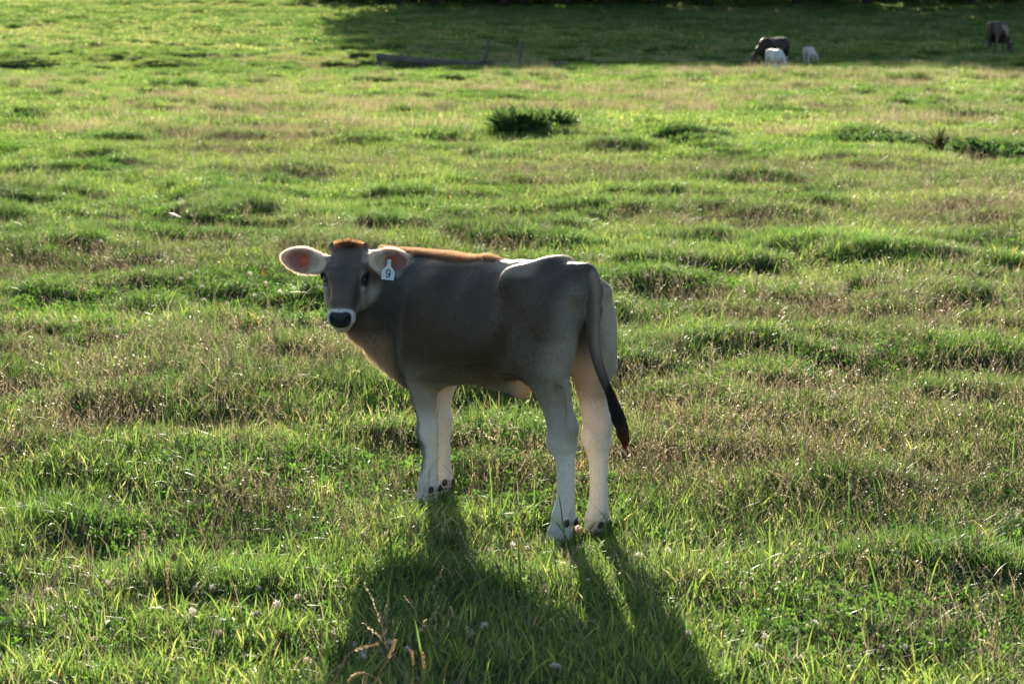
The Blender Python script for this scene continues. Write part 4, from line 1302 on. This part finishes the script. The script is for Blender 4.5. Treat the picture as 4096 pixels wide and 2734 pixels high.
# ------------------------------------------------------------------ cattle in the distance
def bovine(name, label, cat, px, py, hpx, heading, s, col, legc, head_low=1.0, turn=0.0, group=None, slim=1.0, rumpc=None):
    """adult shape in metres times s; heading in degrees; head_low 1 = muzzle at the ground"""
    x0, y0, z0 = first_hit(px, py, .03); s = hpx * y0 / 5360 / 1.33; print(name, y0, z0, s)
    f = Field([-1.15, -.75, -.03], [1.9, .75, 1.55], .024)
    f.trunk([(-.80, 1.27, .95, .14, 0), (-.70, 1.31, .86, .22, 0), (-.45, 1.33, .74, .28 * slim, 0), (-.1, 1.30, .54, .36 * slim, .15), (.25, 1.29, .50, .35 * slim, .2),
             (.55, 1.31, .56, .27 * slim, .15), (.75, 1.26, .60, .19, .05), (.92, 1.15, .75, .10, 0)], k=.06)
    for sg in (1, -1):
        f.ell((-.38, sg * .22, 1.24), (.12, .07, .06), .09)
        f.ell((-.55, sg * .19, 1.02), (.22, .10, .25), .10); f.ell((-.62, sg * .17, .80), (.16, .09, .20), .10)
        f.ell((.50, sg * .18, .98), (.16, .08, .28), .12)
        st = .07 * sg
        f.column([(.95, -.60, sg * .15, .15, .09), (.75, -.62 + st * .2, sg * .17, .12, .08), (.60, -.69 + st * .6, sg * .165, .075, .05), (.50, -.72 + st * .8, sg * .16, .070, .05), (.38, -.70 + st, sg * .16, .048, .038),
                  (.20, -.69 + st, sg * .16, .042, .036), (.10, -.68 + st, sg * .16, .055, .05), (0, -.65 + st, sg * .16, .06, .055)], .04)
        f.column([(.95, .52, sg * .14, .12, .07), (.70, .50 - st * .4, sg * .14, .085, .065), (.55, .48 - st * .8, sg * .14, .065, .05), (.40, .47 - st, sg * .14, .055, .05), (.28, .46 - st, sg * .14, .040, .036),
                  (.11, .47 - st, sg * .14, .052, .048), (0, .50 - st, sg * .14, .06, .055)], .04)
    c, sn = math.cos(turn), math.sin(turn)
    def H(u, z): return (.70 + u * c, u * sn, z)
    zt = .95 * (1 - head_low) + .30 * head_low; ut = .52 if head_low < .5 else .44
    f.chain([((.55, 0, .98), (.30, .16)), (H(.14, .96 - .22 * head_low), (.24, .13)), (H(ut * .75, (.98 + zt) / 2 + .08 + .06 * (1 - head_low)), (.14, .085)), (H(ut, zt + .16), (.11, .085))], (0, 1, 0), .06)
    hx = H(ut + .02, zt + .16); mz = H(ut + .10 + .28 * (1 - head_low), zt - .24 + .05 * (1 - head_low))
    f.chain([(hx, (.11, .095)), (tuple(np.array(hx) * .5 + np.array(mz) * .5), (.085, .075)), (mz, (.055, .06))], (-sn, c, 0), .03)
    for sg in (1, -1):
        e = np.array(hx) + np.array([-sn, c, 0]) * sg * .17 + np.array([-.02, 0, .03])
        f.ell(e, (.045, .10, .035), .03, np.array([[c, -sn, 0], [sn, c, 0], [0, 0, 1.0]]))
    V, Q = f.mesh(); V = V - f.grad(V) * f.sample(V)[:, None]
    nz = fbm(V[:, 0] * 4, V[:, 2] * 4 + V[:, 1] * 3, 17, 3)
    C = np.tile(np.array(col, float), (len(V), 1)) * (.8 + .4 * nz)[:, None]
    C = mixc(C, legc, sstep(.75, .45, V[:, 2]))
    C = mixc(C, rumpc or col, sstep(-.66, -.76, V[:, 0]) * .9)
    me = mesh_np(name, V * s, Q, smooth=True); vcol(me, "col", C); vfloat(me, "thin", np.zeros(len(V)))
    o = link(name, me, None, M_FAR); o.location = (x0, y0, z0 - .01); o.rotation_euler = (0, 0, math.radians(heading))
    tag(o, label, cat, group)
    # tail
    pts = np.array([(-.78, 0, 1.27), (-.85, 0, 1.20), (-.88, 0, 1.0), (-.88, .01, .75), (-.87, .02, .55), (-.87, .02, .38)])
    v, q, _, cc = tubes([pts], [np.array([.03, .032, .026, .022, .045, .012])], [(np.array(col) * .5)], 8)
    m2 = mesh_np("tail", v * s, q, smooth=True); vcol(m2, "col", cc); vfloat(m2, "thin", np.zeros(len(v)))
    link("tail", m2, o, M_FAR)
    return o

bovine("cow", "dark brown cow grazing alone at the far right, seen from behind", "cow", 3985 / 1.7437, 130, 82, 66, 1.02, (.030, .018, .015), (.10, .08, .07), 1.0, -.6, rumpc=(.10, .08, .075))
bovine("cow", "dark brown cow grazing behind the white calf, head down to the left", "cow", 1775, 158, 74, 226, .99, (.032, .021, .019), (.05, .035, .03), .75, -.15)
bovine("white_calf", "larger white calf standing in front of the dark cow", "calf", 1777, 164, 54, -72, .62, (.50, .49, .50), (.56, .55, .56), .45, 0, "white calves in the shade", slim=.72)
bovine("white_calf", "smaller white calf grazing to the right of the pair, turned away", "calf", 1856, 148, 42, 66, .50, (.46, .45, .46), (.52, .51, .52), .7, -.5, "white calves in the shade", slim=.72)

# ------------------------------------------------------------------ old timber by the bank
def wood_material():
    m, n, out = new_mat("weathered_wood")
    tc = N(n, "ShaderNodeTexCoord"); mp = N(n, "ShaderNodeMapping"); mp.inputs["Scale"].default_value = (1.2, 14, 14)
    n.links.new(tc.outputs["Object"], mp.inputs[0])
    nz = N(n, "ShaderNodeTexNoise"); nz.inputs["Scale"].default_value = 2.5; nz.inputs["Detail"].default_value = 6
    n.links.new(mp.outputs[0], nz.inputs["Vector"])
    cr = N(n, "ShaderNodeValToRGB"); cr.color_ramp.elements[0].position = .3; cr.color_ramp.elements[0].color = (.035, .030, .027, 1)
    cr.color_ramp.elements[1].position = .7; cr.color_ramp.elements[1].color = (.15, .135, .125, 1)
    n.links.new(nz.outputs[0], cr.inputs[0])
    p = N(n, "ShaderNodeBsdfPrincipled"); p.inputs["Roughness"].default_value = .75
    n.links.new(cr.outputs[0], p.inputs["Base Color"])
    b = N(n, "ShaderNodeBump"); b.inputs["Strength"].default_value = .6; b.inputs["Distance"].default_value = .02
    n.links.new(nz.outputs[0], b.inputs["Height"]); n.links.new(b.outputs[0], p.inputs["Normal"]); n.links.new(p.outputs[0], out.inputs[0])
    return m
M_WOOD = wood_material()

def timber(name, a, b, w, h, seed=0, taper=1.0, nseg=14, warp=.02, mat=None):
    """hewn beam from a to b (world), wobbling edges; returns object with origin at a and x along it"""
    r = np.random.default_rng(seed); a = np.array(a, float); b = np.array(b, float); L = np.linalg.norm(b - a)
    prof = [(-.5, -.42), (-.42, -.5), (.42, -.5), (.5, -.42), (.5, .40), (.40, .5), (-.40, .5), (-.5, .40)]
    V, Q = [], []
    for i in range(nseg + 1):
        t = i / nseg; k = 1 + (taper - 1) * t
        oy, oz = r.normal(0, warp * .4), -warp * 2 * math.sin(t * math.pi) + r.normal(0, warp * .3)
        for (py, pz) in prof: V.append((t * L + (r.normal(0, .02) if i in (0, nseg) else 0), py * w * k * r.uniform(.93, 1.07) + oy, pz * h * k * r.uniform(.93, 1.07) + oz))
    for i in range(nseg):
        for j in range(8): Q.append([i * 8 + j, (i + 1) * 8 + j, (i + 1) * 8 + (j + 1) % 8, i * 8 + (j + 1) % 8])
    me = mesh_np(name, V, Q, [[0, j, j + 1] for j in range(1, 7)] + [[nseg * 8, nseg * 8 + j + 1, nseg * 8 + j] for j in range(1, 7)])
    o = link(name, me, None, mat or M_WOOD); o.location = a
    o.rotation_euler = Vector(b - a).to_track_quat('X', 'Z').to_euler()
    return o

def wp(px, py, D):
    d = ray(px, py); t = D / d[1]; return np.array([d[0] * t, D, CAMZ + d[2] * t])

beam = timber("fallen_beam", wp(863, 130, 83.9), wp(1140, 145, 84.0), .20, .25, 1, .62, 20, .03)
tag(beam, "long weathered grey beam lying along the top of the bank", "beam")
for k, t in enumerate((.20, .25, .42, .47, .50, .74, .88, .91)):
    L = 4.6
    m = bpy.data.meshes.new("peg")
    import bmesh
    bm = bmesh.new(); bmesh.ops.create_cone(bm, cap_ends=True, segments=7, radius1=.045, radius2=.03, depth=.09)
    bmesh.ops.translate(bm, verts=bm.verts, vec=(t * L, .02 * (-1) ** k, .14 * (1 - .38 * t) + .01)); bm.to_mesh(m); bm.free()
    link("peg", m, beam, M_WOOD)
q = timber("fallen_beam", wp(1132, 146, 83.9), wp(1212, 150, 84.0), .16, .14, 3, .8, 8, .02)
tag(q, "short dark timber lying between the beam and the right leaning post", "beam")
for t in (.03, .40, .75):                                           # short props that carry the beam
    m = bpy.data.meshes.new("prop"); bm = bmesh.new(); bmesh.ops.create_cone(bm, cap_ends=True, segments=8, radius1=.10, radius2=.08, depth=.60)
    bmesh.ops.translate(bm, verts=bm.verts, vec=(t * 4.3, .03, -.36)); bm.to_mesh(m); bm.free(); link("prop", m, beam, M_WOOD)
def post(base, top, D, w, seed, label, name="fence_post", cat="post"):
    a = wp(*base, D); b = wp(*top, D - .1); a = a - (b - a) * .25
    o = timber(name, a, b, w, w, seed, .75, 8, .012); tag(o, label, cat); return o
post((1112, 133), (1121, 90), 83.8, .12, 5, "left of the two leaning grey posts beside the fallen beam")
post((1187, 152), (1196, 101), 83.8, .11, 6, "right one of two leaning grey posts, at the end of the timber")
o = timber("fallen_beam", wp(1259, 146, 83), wp(1301, 143, 83), .16, .07, 8, .9, 5, .01); tag(o, "short pale plank end lying in the grass right of the posts", "beam")
o = timber("branch", wp(1037, 156, 83.5), wp(1063, 167, 83.0), .05, .05, 9, .6, 6, .01); tag(o, "thin pale stick leaning on the bank below the beam", "stick")
o = timber("branch", wp(1121, 138, 84.6), wp(1136, 167, 84.2), .07, .07, 10, .8, 5, .01); tag(o, "slanting broken brace below the left leaning post", "stick")
st = bpy.data.meshes.new("stake")
pts = np.array([wp(1354, 142, 84.5), wp(1357, 125, 84.5), wp(1358, 105, 84.5), wp(1361, 93, 84.5), wp(1366, 88, 84.5), wp(1371, 90, 84.5)])
c0 = pts[0].copy(); v, q, _, cc = tubes([pts - c0], [np.full(6, .018)], [(.1, .1, .1)], 6)
o = link("stake", mesh_np("stake", v, q, smooth=True), None, plain("rusty_iron", (.06, .045, .04), .6, .4, .4, 30)); o.location = c0
tag(o, "thin dark rod with a hooked top standing right of the scrubby bush", "stake")

# ------------------------------------------------------------------ broad leaved weeds and bushes
def leaf_strip(V, T, C, base, d, up, L, W, col, wav, r, seg=6):
    """one broad leaf with a folded midrib and wavy edges"""
    s = np.cross(d, up); s /= np.linalg.norm(s) + 1e-9; o = len(V); p = np.array(base, float); dd = np.array(d, float)
    for i in range(seg + 1):
        t = i / seg; w = W * math.sin(math.pi * min(1, .12 + .88 * t) ** .8) * .5 + .001
        wv = wav * r.normal() * W
        V += [p - s * w + up * (w * .35 + wv), p, p + s * w + up * (w * .35 - wv)]; C += [col, np.array(col) * 1.15, col]
        dd = dd + np.array([0, 0, -.16 * t]) + r.normal(0, .04, 3); dd /= np.linalg.norm(dd); p = p + dd * L / seg
    for i in range(seg):
        a = o + i * 3
        for k in (0, 1): T += [[a + k, a + k + 1, a + k + 4], [a + k, a + k + 4, a + k + 3]]

def weed_mesh(seed, R, H, n, cols, W=.05, spread=.5):
    r = np.random.default_rng(seed); V, T, C = [], [], []
    for i in range(n):
        a = r.uniform(0, 6.283); q = R * math.sqrt(r.uniform()) * .9
        hz = r.uniform(0, .55) * H * (1 - .5 * (q / R) ** 2)
        b = np.array([q * math.cos(a), q * math.sin(a), hz]); az = a + r.normal(0, .7); el = r.uniform(.35, 1.3)
        d = np.array([math.cos(az) * math.cos(el), math.sin(az) * math.cos(el), math.sin(el)])
        leaf_strip(V, T, C, b, d, np.array([0, 0, 1.0]) - d * d[2], r.uniform(.5, 1) * H * .75, W * r.uniform(.6, 1.3), np.array(cols[r.integers(len(cols))]) * r.uniform(.75, 1.25), .18, r)
    return mesh_np("weed", np.array(V), None, np.array(T)), np.array(C)
WEED = [(.035, .075, .030), (.028, .060, .026), (.045, .085, .035), (.05, .09, .03)]
def weed(name, px, py, R, H, n, seed, label, group=None, W=.05, cols=WEED, cat="weed", dz=0):
    me, C = weed_mesh(seed, R, H, n, cols, W); vcol(me, "col", C)
    p = at(px, py); o = link(name, me, None, M_WEED); o.location = (p[0], p[1], p[2] - .02 + dz); tag(o, label, cat, group); return o
weed("weed", 1190, 300, .36, .42, 320, 1, "left half of the big dark leafy clump in mid field above the calf's back", "large dark weeds", .06)
weed("weed", 1262, 298, .30, .40, 300, 2, "right half of the big dark leafy clump in mid field above the calf's back", "large dark weeds", .06)
weed("weed", 1148, 280, .10, .36, 30, 3, "small leaning dark weed just left of the big leafy clump", "large dark weeds", .05)
for k, (px, py, R_, H_, lb) in enumerate([
    (1590, 328, .34, .20, "broad dark weed left of centre in the right half of the field"),
    (1980, 325, .42, .22, "wide dark weed bed in front of the right cow, leftmost of its row"),
    (2060, 328, .36, .20, "dark weed bed touching the right side of the widest one"),
    (2290, 362, .34, .24, "dark leafy weed at the right edge of the field"),
    (2235, 345, .28, .22, "dark weed just left of the one at the right edge"),
    (2210, 268, .40, .22, "small dark weed higher up near the right edge"),
    (1740, 262, .36, .20, "dark weed below the white calves"),
    (1860, 262, .34, .18, "dark weed between the weed below the calves and the right edge"),
    (60, 272, .38, .20, "dark weed patch near the left edge of the field"),
    (560, 590 - 300, .3, .16, "low weed patch left of centre in the upper field"),
    (1400, 352, .32, .16, "low dark weed right of the big leafy clump")]):
    weed("weed", px, py, R_, H_, 150, 20 + k, lb, "dark weeds in the pasture", .055)
weed("weed", 2152, 350, .06, .42, 60, 50, "narrow upright dark weed standing above the dark weeds at right", None, .03, [(.035, .05, .025), (.05, .045, .028)])
weed("weed", 2040, 800, .10, .15, 15, 51, "fresh green weed with long pointed leaves in the right foreground", None, .05, [(.06, .15, .03), (.05, .13, .03)])
for k, (px, py, R_, H_, lb) in enumerate([(1300, 146, .65, .42, "scrubby brown green bush between the posts and the hooked rod"), (1335, 149, .5, .30, "lower part of scrub beside the hooked rod"),
                                          (1145, 141, .4, .28, "pale green nettles growing between the two leaning posts"), (826, 133, .35, .35, "tall weeds left of the end of the beam"), (760, 150, .4, .25, "weeds on the bank left of the beam")]):
    weed("bush", px, py, R_, H_, 240, 60 + k, lb, None, .07, WEED + [(.10, .085, .04), (.08, .12, .04)], "bush")

# ------------------------------------------------------------------ dung pats and a bare patch
def pat(px, py, R_, H_, seed, col, label, name="dung_pat", cat="dung"):
    r = np.random.default_rng(seed); V, Q = [], []; nr, na = 9, 28
    for i in range(nr + 1):
        q = i / nr
        for j in range(na):
            a = j / na * 6.283; k = 1 + .22 * math.sin(a * 2 + seed) + .1 * math.sin(a * 5 + seed * 2)
            V.append((q * R_ * k * math.cos(a) * 1.2, q * R_ * k * math.sin(a), H_ * (1 - q ** 3) * (1 + .25 * math.sin(q * 19 + a)) + r.normal(0, .003)))
    for i in range(nr):
        for j in range(na): Q.append([i * na + j, (i + 1) * na + j, (i + 1) * na + (j + 1) % na, i * na + (j + 1) % na])
    p = at(px, py); o = link(name, mesh_np(name, V, Q, smooth=True), None, plain(name, col, .8, .3, .4, 60, .8)); o.location = (p[0], p[1], p[2] + .004); tag(o, label, cat)
pat(531, 1156, .07, .05, 1, (.014, .011, .009), "large dark crumbling dung pat left of the calf's front legs")
pat(437, 692, .045, .05, 2, (.012, .011, .011), "small black lump in the grass left of the calf's muzzle")
pat(470, 945, .05, .05, 3, (.06, .045, .035), "brown dung lump in the grass far left of the calf's chest")
pat(325, 1362, .10, .022, 4, (.17, .15, .13), "flat dry grey dung pat in the left foreground")

# ------------------------------------------------------------------ tall seed stalks close to the camera
def tall_stalk(pts, seed, label, D, head=.4, name="seed_stalk", col=(.36, .27, .16), th=1.0):
    """pts: points of the stem in the photo, at depth D"""
    P = np.array([wp(a, b, D) for a, b in pts]); c0 = P[0].copy(); P = P - c0
    u = np.linspace(0, len(P) - 1, 26); P = np.stack([catmull(u, P[:, i]) for i in range(3)], 1)
    r = np.random.default_rng(seed)
    A = tubes([P], [np.linspace(.0012, .0005, 26) * th], [np.array(col) * .8], 5)
    V, T, C = [], [], []; o = 0
    n0 = int(26 * (1 - head))
    for i in range(n0, 25):
        for q in range(7):
            t = r.uniform(); b = P[i] * (1 - t) + P[i + 1] * t; d = P[i + 1] - P[i]; d /= np.linalg.norm(d)
            s = r.normal(size=3); s -= d * (s @ d); s /= np.linalg.norm(s); tt = d * .85 + s * .5; e = np.cross(d, s)
            ll = r.uniform(.006, .011) * th; w = .0028 * th
            V += [b, b + tt * ll * .5 + e * w * .5, b + tt * ll, b + tt * ll * .5 - e * w * .5]; T += [[o, o + 1, o + 2], [o, o + 2, o + 3]]; o += 4
            C += [np.array(col) * r.uniform(.8, 1.35)] * 4
    V, Q, T, C = join_parts([A, (np.array(V), None, np.array(T), np.array(C))])
    me = mesh_np(name, V, Q, T); vcol(me, "col", C); ob = link(name, me, None, M_STALK2); ob.location = c0; tag(ob, label, "grass stalk")
M_STALK2 = leaf_material("seed_stalk", .45, .5, inst=False, ty=(1.3, 1.15, .9))
tall_stalk([(745, 1600), (775, 1545), (800, 1500), (830, 1484), (862, 1477)], 1, "tan seed stalk arching right at the bottom edge, leftmost of the group", 5.2)
tall_stalk([(850, 1605), (862, 1560), (885, 1520), (900, 1490), (906, 1468)], 2, "tan seed stalk rising straight to the right at the bottom edge", 5.2, .45)
tall_stalk([(905, 1600), (870, 1562), (835, 1542), (812, 1548), (800, 1560)], 3, "tan seed stalk bending left and down at the bottom edge", 5.25, .5)
tall_stalk([(950, 1610), (946, 1560), (948, 1520), (944, 1493)], 4, "short upright brown seed stalk, left of a close pair at the bottom edge", 5.3, .4)
tall_stalk([(968, 1612), (966, 1560), (972, 1530), (970, 1500)], 5, "short upright brown seed stalk, right of a close pair at the bottom edge", 5.3, .4)
tall_stalk([(392, 1480), (388, 1400), (384, 1340), (386, 1290)], 6, "single upright tan seed stalk by the flat grey dung in the left foreground", 5.9, .45)
tall_stalk([(1001, 1190), (1003, 1100), (1003, 1020), (1004, 960), (1009, 916)], 7, "thin pale seed stalk standing in front of the calf's front legs", 7.7, .33, th=.8)
tall_stalk([(1145, 1160), (1142, 1120), (1141, 1080), (1143, 1055)], 8, "small pale green seed head between the calf's front and hind legs", 7.7, .5, col=(.35, .40, .20))

# ------------------------------------------------------------------ clover flowers
def clover_mesh(seed, c1, c2):
    r = np.random.default_rng(seed); V, T, C = [], [], []; o = 0
    H = .055
    for i in range(46):
        z = 1 - 2 * (i + .5) / 46; a = i * 2.39996; q = math.sqrt(1 - z * z); d = np.array([q * math.cos(a), q * math.sin(a), z]); d[2] += .25; d /= np.linalg.norm(d)
        s = np.cross(d, r.normal(size=3)); s /= np.linalg.norm(s); b = np.array([0, 0, H]) + d * .0025; L = r.uniform(.0065, .0095); w = .0030
        V += [b, b + d * L * .6 + s * w * .5, b + d * L + np.array([0, 0, .001]), b + d * L * .6 - s * w * .5]; T += [[o, o + 1, o + 2], [o, o + 2, o + 3]]; o += 4
        C += [np.array(c1 if z > -.35 else c2) * r.uniform(.85, 1.1)] * 4
    A = tubes([np.array([(0, 0, 0), (.002, .001, .03), (0, 0, H)])], [np.full(3, .0008)], [np.array((.08, .13, .03))], 4)
    V, Q, T, C = join_parts([A, (np.array(V), None, np.array(T), np.array(C))])
    me = mesh_np("clover_flower", V, Q, T); vcol(me, "col", np.clip(C, 0, 1)); me.materials.append(M_FLOWER); return me
CM = [clover_mesh(1, (.72, .66, .62), (.40, .26, .20)), clover_mesh(2, (.70, .60, .58), (.30, .16, .10)), clover_mesh(3, (.62, .50, .44), (.16, .08, .05))]
CD = clover_mesh(4, (.10, .055, .035), (.07, .035, .02))
r = np.random.default_rng(77)
SP = []
for (cx, cy, sx, sy, n) in [(520, 650, 130, 50, 34), (330, 600, 120, 25, 16), (620, 700, 60, 40, 12), (230, 560, 90, 25, 10), (330, 1380, 170, 45, 26), (520, 1420, 120, 60, 14), (870, 1510, 90, 30, 16), (1120, 1500, 110, 40, 16), (720, 1440, 80, 50, 10),
                            (1300, 1300, 130, 60, 16), (1260, 900, 90, 40, 12), (1560, 1450, 120, 70, 16), (1850, 1500, 200, 40, 20), (1650, 1350, 90, 60, 8), (1780, 620, 140, 30, 14), (1700, 780, 180, 60, 14), (150, 800, 140, 60, 10), (450, 850, 160, 60, 12), (150, 1400, 90, 60, 12), (2100, 700, 120, 60, 8), (1480, 620, 60, 30, 6), (280, 1130, 160, 60, 8)]:
    for _ in range(n):
        px, py = cx + r.normal() * sx, cy + r.normal() * sy
        if 0 < px < 2349 and 380 < py < 1560: SP.append((px, py))
first = True
for i, (px, py) in enumerate(SP[:290]):
    dead = r.uniform() < .16
    me = CD if dead else CM[r.integers(3)]
    p = at(px, py); o = bpy.data.objects.new("dead_clover_flower" if dead else "clover_flower", me); COL.objects.link(o)
    o.location = (p[0], p[1], p[2] - .01); s_ = r.uniform(.8, 1.25) * (1 if py > 800 else 1.15); o.scale = (s_, s_, s_ * r.uniform(.8, 1.3)); o.rotation_euler = (r.normal(0, .3), r.normal(0, .3), r.uniform(0, 6.28))
    if dead: tag(o, "withered brown clover head standing in the short grass", "flower", "withered clover heads in the grass")
    else: tag(o, "small white clover flower standing in the short grass", "flower", "white clover flowers in the grass")

# ------------------------------------------------------------------ the wood at the top of the field
def tree_meshes(seed, H, crown_lo, R_):
    r = np.random.default_rng(seed)
    tr = [np.array([(0, 0, -.3), (r.normal(0, .05), 0, 2), (r.normal(0, .15), r.normal(0, .1), H * .45), (r.normal(0, .3), r.normal(0, .3), H * .92)])]
    rad = [np.array([.30, .24, .17, .04])]
    for _ in range(16):
        z = r.uniform(crown_lo * .8, H * .85); a = r.uniform(0, 6.283); L = R_ * r.uniform(.5, .95) * (1 - .6 * (z / H))
        b = np.array([0, 0, z]); tip = b + np.array([math.cos(a) * L, math.sin(a) * L, r.uniform(.2, 1.6)])
        tr.append(np.array([b, (b + tip) / 2 + np.array([0, 0, .3]), tip])); rad.append(np.array([.09, .05, .02]))
    V, Q, _, C = tubes(tr, rad, [(.022, .018, .015)] * len(tr), 8)
    tm = mesh_np("trunk", V, Q, smooth=True); vcol(tm, "col", C)
    # crown: clumps of leaf cards spread through an uneven volume
    cl = 85; cc = []
    for _ in range(cl):
        z = crown_lo + (H - crown_lo) * r.uniform() ** .9; k = (z - crown_lo) / (H - crown_lo)
        rr = R_ * (1 - k ** 2.2) ** .5 * (.55 + .45 * min(1, k * 5 + .3)); a = r.uniform(0, 6.283); q = rr * math.sqrt(r.uniform(.05, 1))
        cc.append((q * math.cos(a), q * math.sin(a), z, r.uniform(.8, 1.5), r.uniform(.6, 1.35)))
    cc = np.array(cc); n = 5200; k = r.integers(0, cl, n); c = cc[k]
    d = r.normal(size=(n, 3)); d /= np.linalg.norm(d, axis=1, keepdims=True)
    P = c[:, :3] + d * (c[:, 3] * r.uniform(.3, 1, n) ** .5)[:, None] * np.array([1.1, 1.1, .75])
    u = r.normal(size=(n, 3)); u /= np.linalg.norm(u, axis=1, keepdims=True); w = np.cross(u, r.normal(size=(n, 3))); w /= np.linalg.norm(w, axis=1, keepdims=True)
    s1 = r.uniform(.14, .30, (n, 1)); s2 = s1 * r.uniform(.5, .9, (n, 1))
    V = np.stack([P - u * s1, P + w * s2, P + u * s1, P - w * s2], 1).reshape(-1, 3)
    Q = np.arange(n * 4).reshape(-1, 4)
    C = np.array([(.045, .075, .022)]) * (c[:, 4] * r.uniform(.8, 1.2, n))[:, None]; C = np.repeat(C, 4, 0)
    cm = mesh_np("crown", V, Q); vcol(cm, "col", C)
    return tm, cm
M_BARK = leaf_material("bark", 0.0, .9, inst=False, spec=.1)
TM = [tree_meshes(400 + i, 16.9 + i % 3 * 1.0, 2.7 + (i % 2) * 1.2, 5.2) for i in range(4)]
for tm, cm in TM: tm.materials.append(M_BARK); cm.materials.append(M_TREELEAF)
r = np.random.default_rng(99)
TX = [(915, 151), (952, 156), (985, 158), (1000, 151), (1062, 160), (1110, 166), (1155, 152), (1200, 153), (1232, 158), (1262, 164), (1300, 151.5), (1352, 158), (1388, 152), (1440, 163),
      (1500, 153), (1560, 158), (1615, 152), (1690, 156), (1760, 162), (1820, 153), (1900, 158), (1980, 152), (2060, 157), (2140, 163), (2220, 154), (2300, 158), (2390, 153), (2480, 158), (2570, 154),
      (940, 172), (1040, 176), (1140, 180), (1230, 178), (1330, 174), (1430, 180), (1540, 176), (1650, 180), (1760, 178), (1880, 175), (2000, 180), (2120, 176), (2240, 180), (2360, 176), (2480, 178), (2660, 160), (2750, 156)]
for i, (px, D) in enumerate(TX):
    X = (px - 1174.5) * D / 5360; z = float(ground_h(np.array([X]), np.array([float(D)]))[0])
    t = empty("tree", (X, D, z), r.uniform(0, 6.28)); sc = r.uniform(.9, 1.12); t.scale = (sc, sc, sc * r.uniform(.95, 1.08))
    tm, cm = TM[i % 4]
    a = bpy.data.objects.new("trunk", tm); b = bpy.data.objects.new("crown", cm)
    for q in (a, b): COL.objects.link(q); q.parent = t
    tag(t, "leftmost dark tree trunk at the edge of the shady wood" if i == 0 else "dark tree trunk standing in the shady wood along the top edge", "tree", "trees of the dark wood")
# bushes under the trees
BM = []
for k in range(3):
    rr_ = np.random.default_rng(500 + k); n = 2600
    d = rr_.normal(size=(n, 3)); d /= np.linalg.norm(d, axis=1, keepdims=True); P = d * (rr_.uniform(.2, 1, n) ** .45)[:, None] * np.array([1.9, 1.4, 1.25]) * (1 + .25 * np.sin(d[:, :1] * 5 + k)) + np.array([0, 0, 1.0])
    u = rr_.normal(size=(n, 3)); u /= np.linalg.norm(u, axis=1, keepdims=True); w = np.cross(u, rr_.normal(size=(n, 3))); w /= np.linalg.norm(w, axis=1, keepdims=True)
    s1 = rr_.uniform(.05, .12, (n, 1)); V = np.stack([P - u * s1, P + w * s1 * .7, P + u * s1, P - w * s1 * .7], 1).reshape(-1, 3)
    C = np.repeat(np.array([(.05, .08, .025)]) * rr_.uniform(.6, 1.4, (n, 1)), 4, 0)
    m_ = mesh_np("shrub", V, np.arange(n * 4).reshape(-1, 4)); vcol(m_, "col", C); m_.materials.append(M_TREELEAF); BM.append(m_)
for i, (px, D) in enumerate([(735, 156), (790, 157), (850, 155), (890, 158), (940, 160), (1030, 157), (1085, 156), (1130, 159), (1180, 157), (1275, 157), (1325, 159), (1410, 157), (1470, 158), (1530, 160), (1590, 156), (1650, 160), (1720, 158), (1790, 160),
                             (1860, 157), (1940, 160), (2020, 158), (2100, 160), (2180, 158), (2260, 160), (2340, 158), (2420, 160)]):
    X = (px - 1174.5) * D / 5360; z = float(ground_h(np.array([X]), np.array([float(D)]))[0])
    o = bpy.data.objects.new("shrub", BM[i % 3]); COL.objects.link(o); o.location = (X, D, z - .15); o.rotation_euler = (0, 0, r.uniform(0, 6.28)); s_ = r.uniform(.75, 1.25); o.scale = (s_, s_, s_ * r.uniform(.7, 1.2))
    tag(o, "low bush at the left end of the wood, beyond its first trunk" if i < 4 else "dark bush growing among the trunks of the shady wood", "bush", "bushes left of the wood" if i < 4 else "undergrowth of the dark wood")
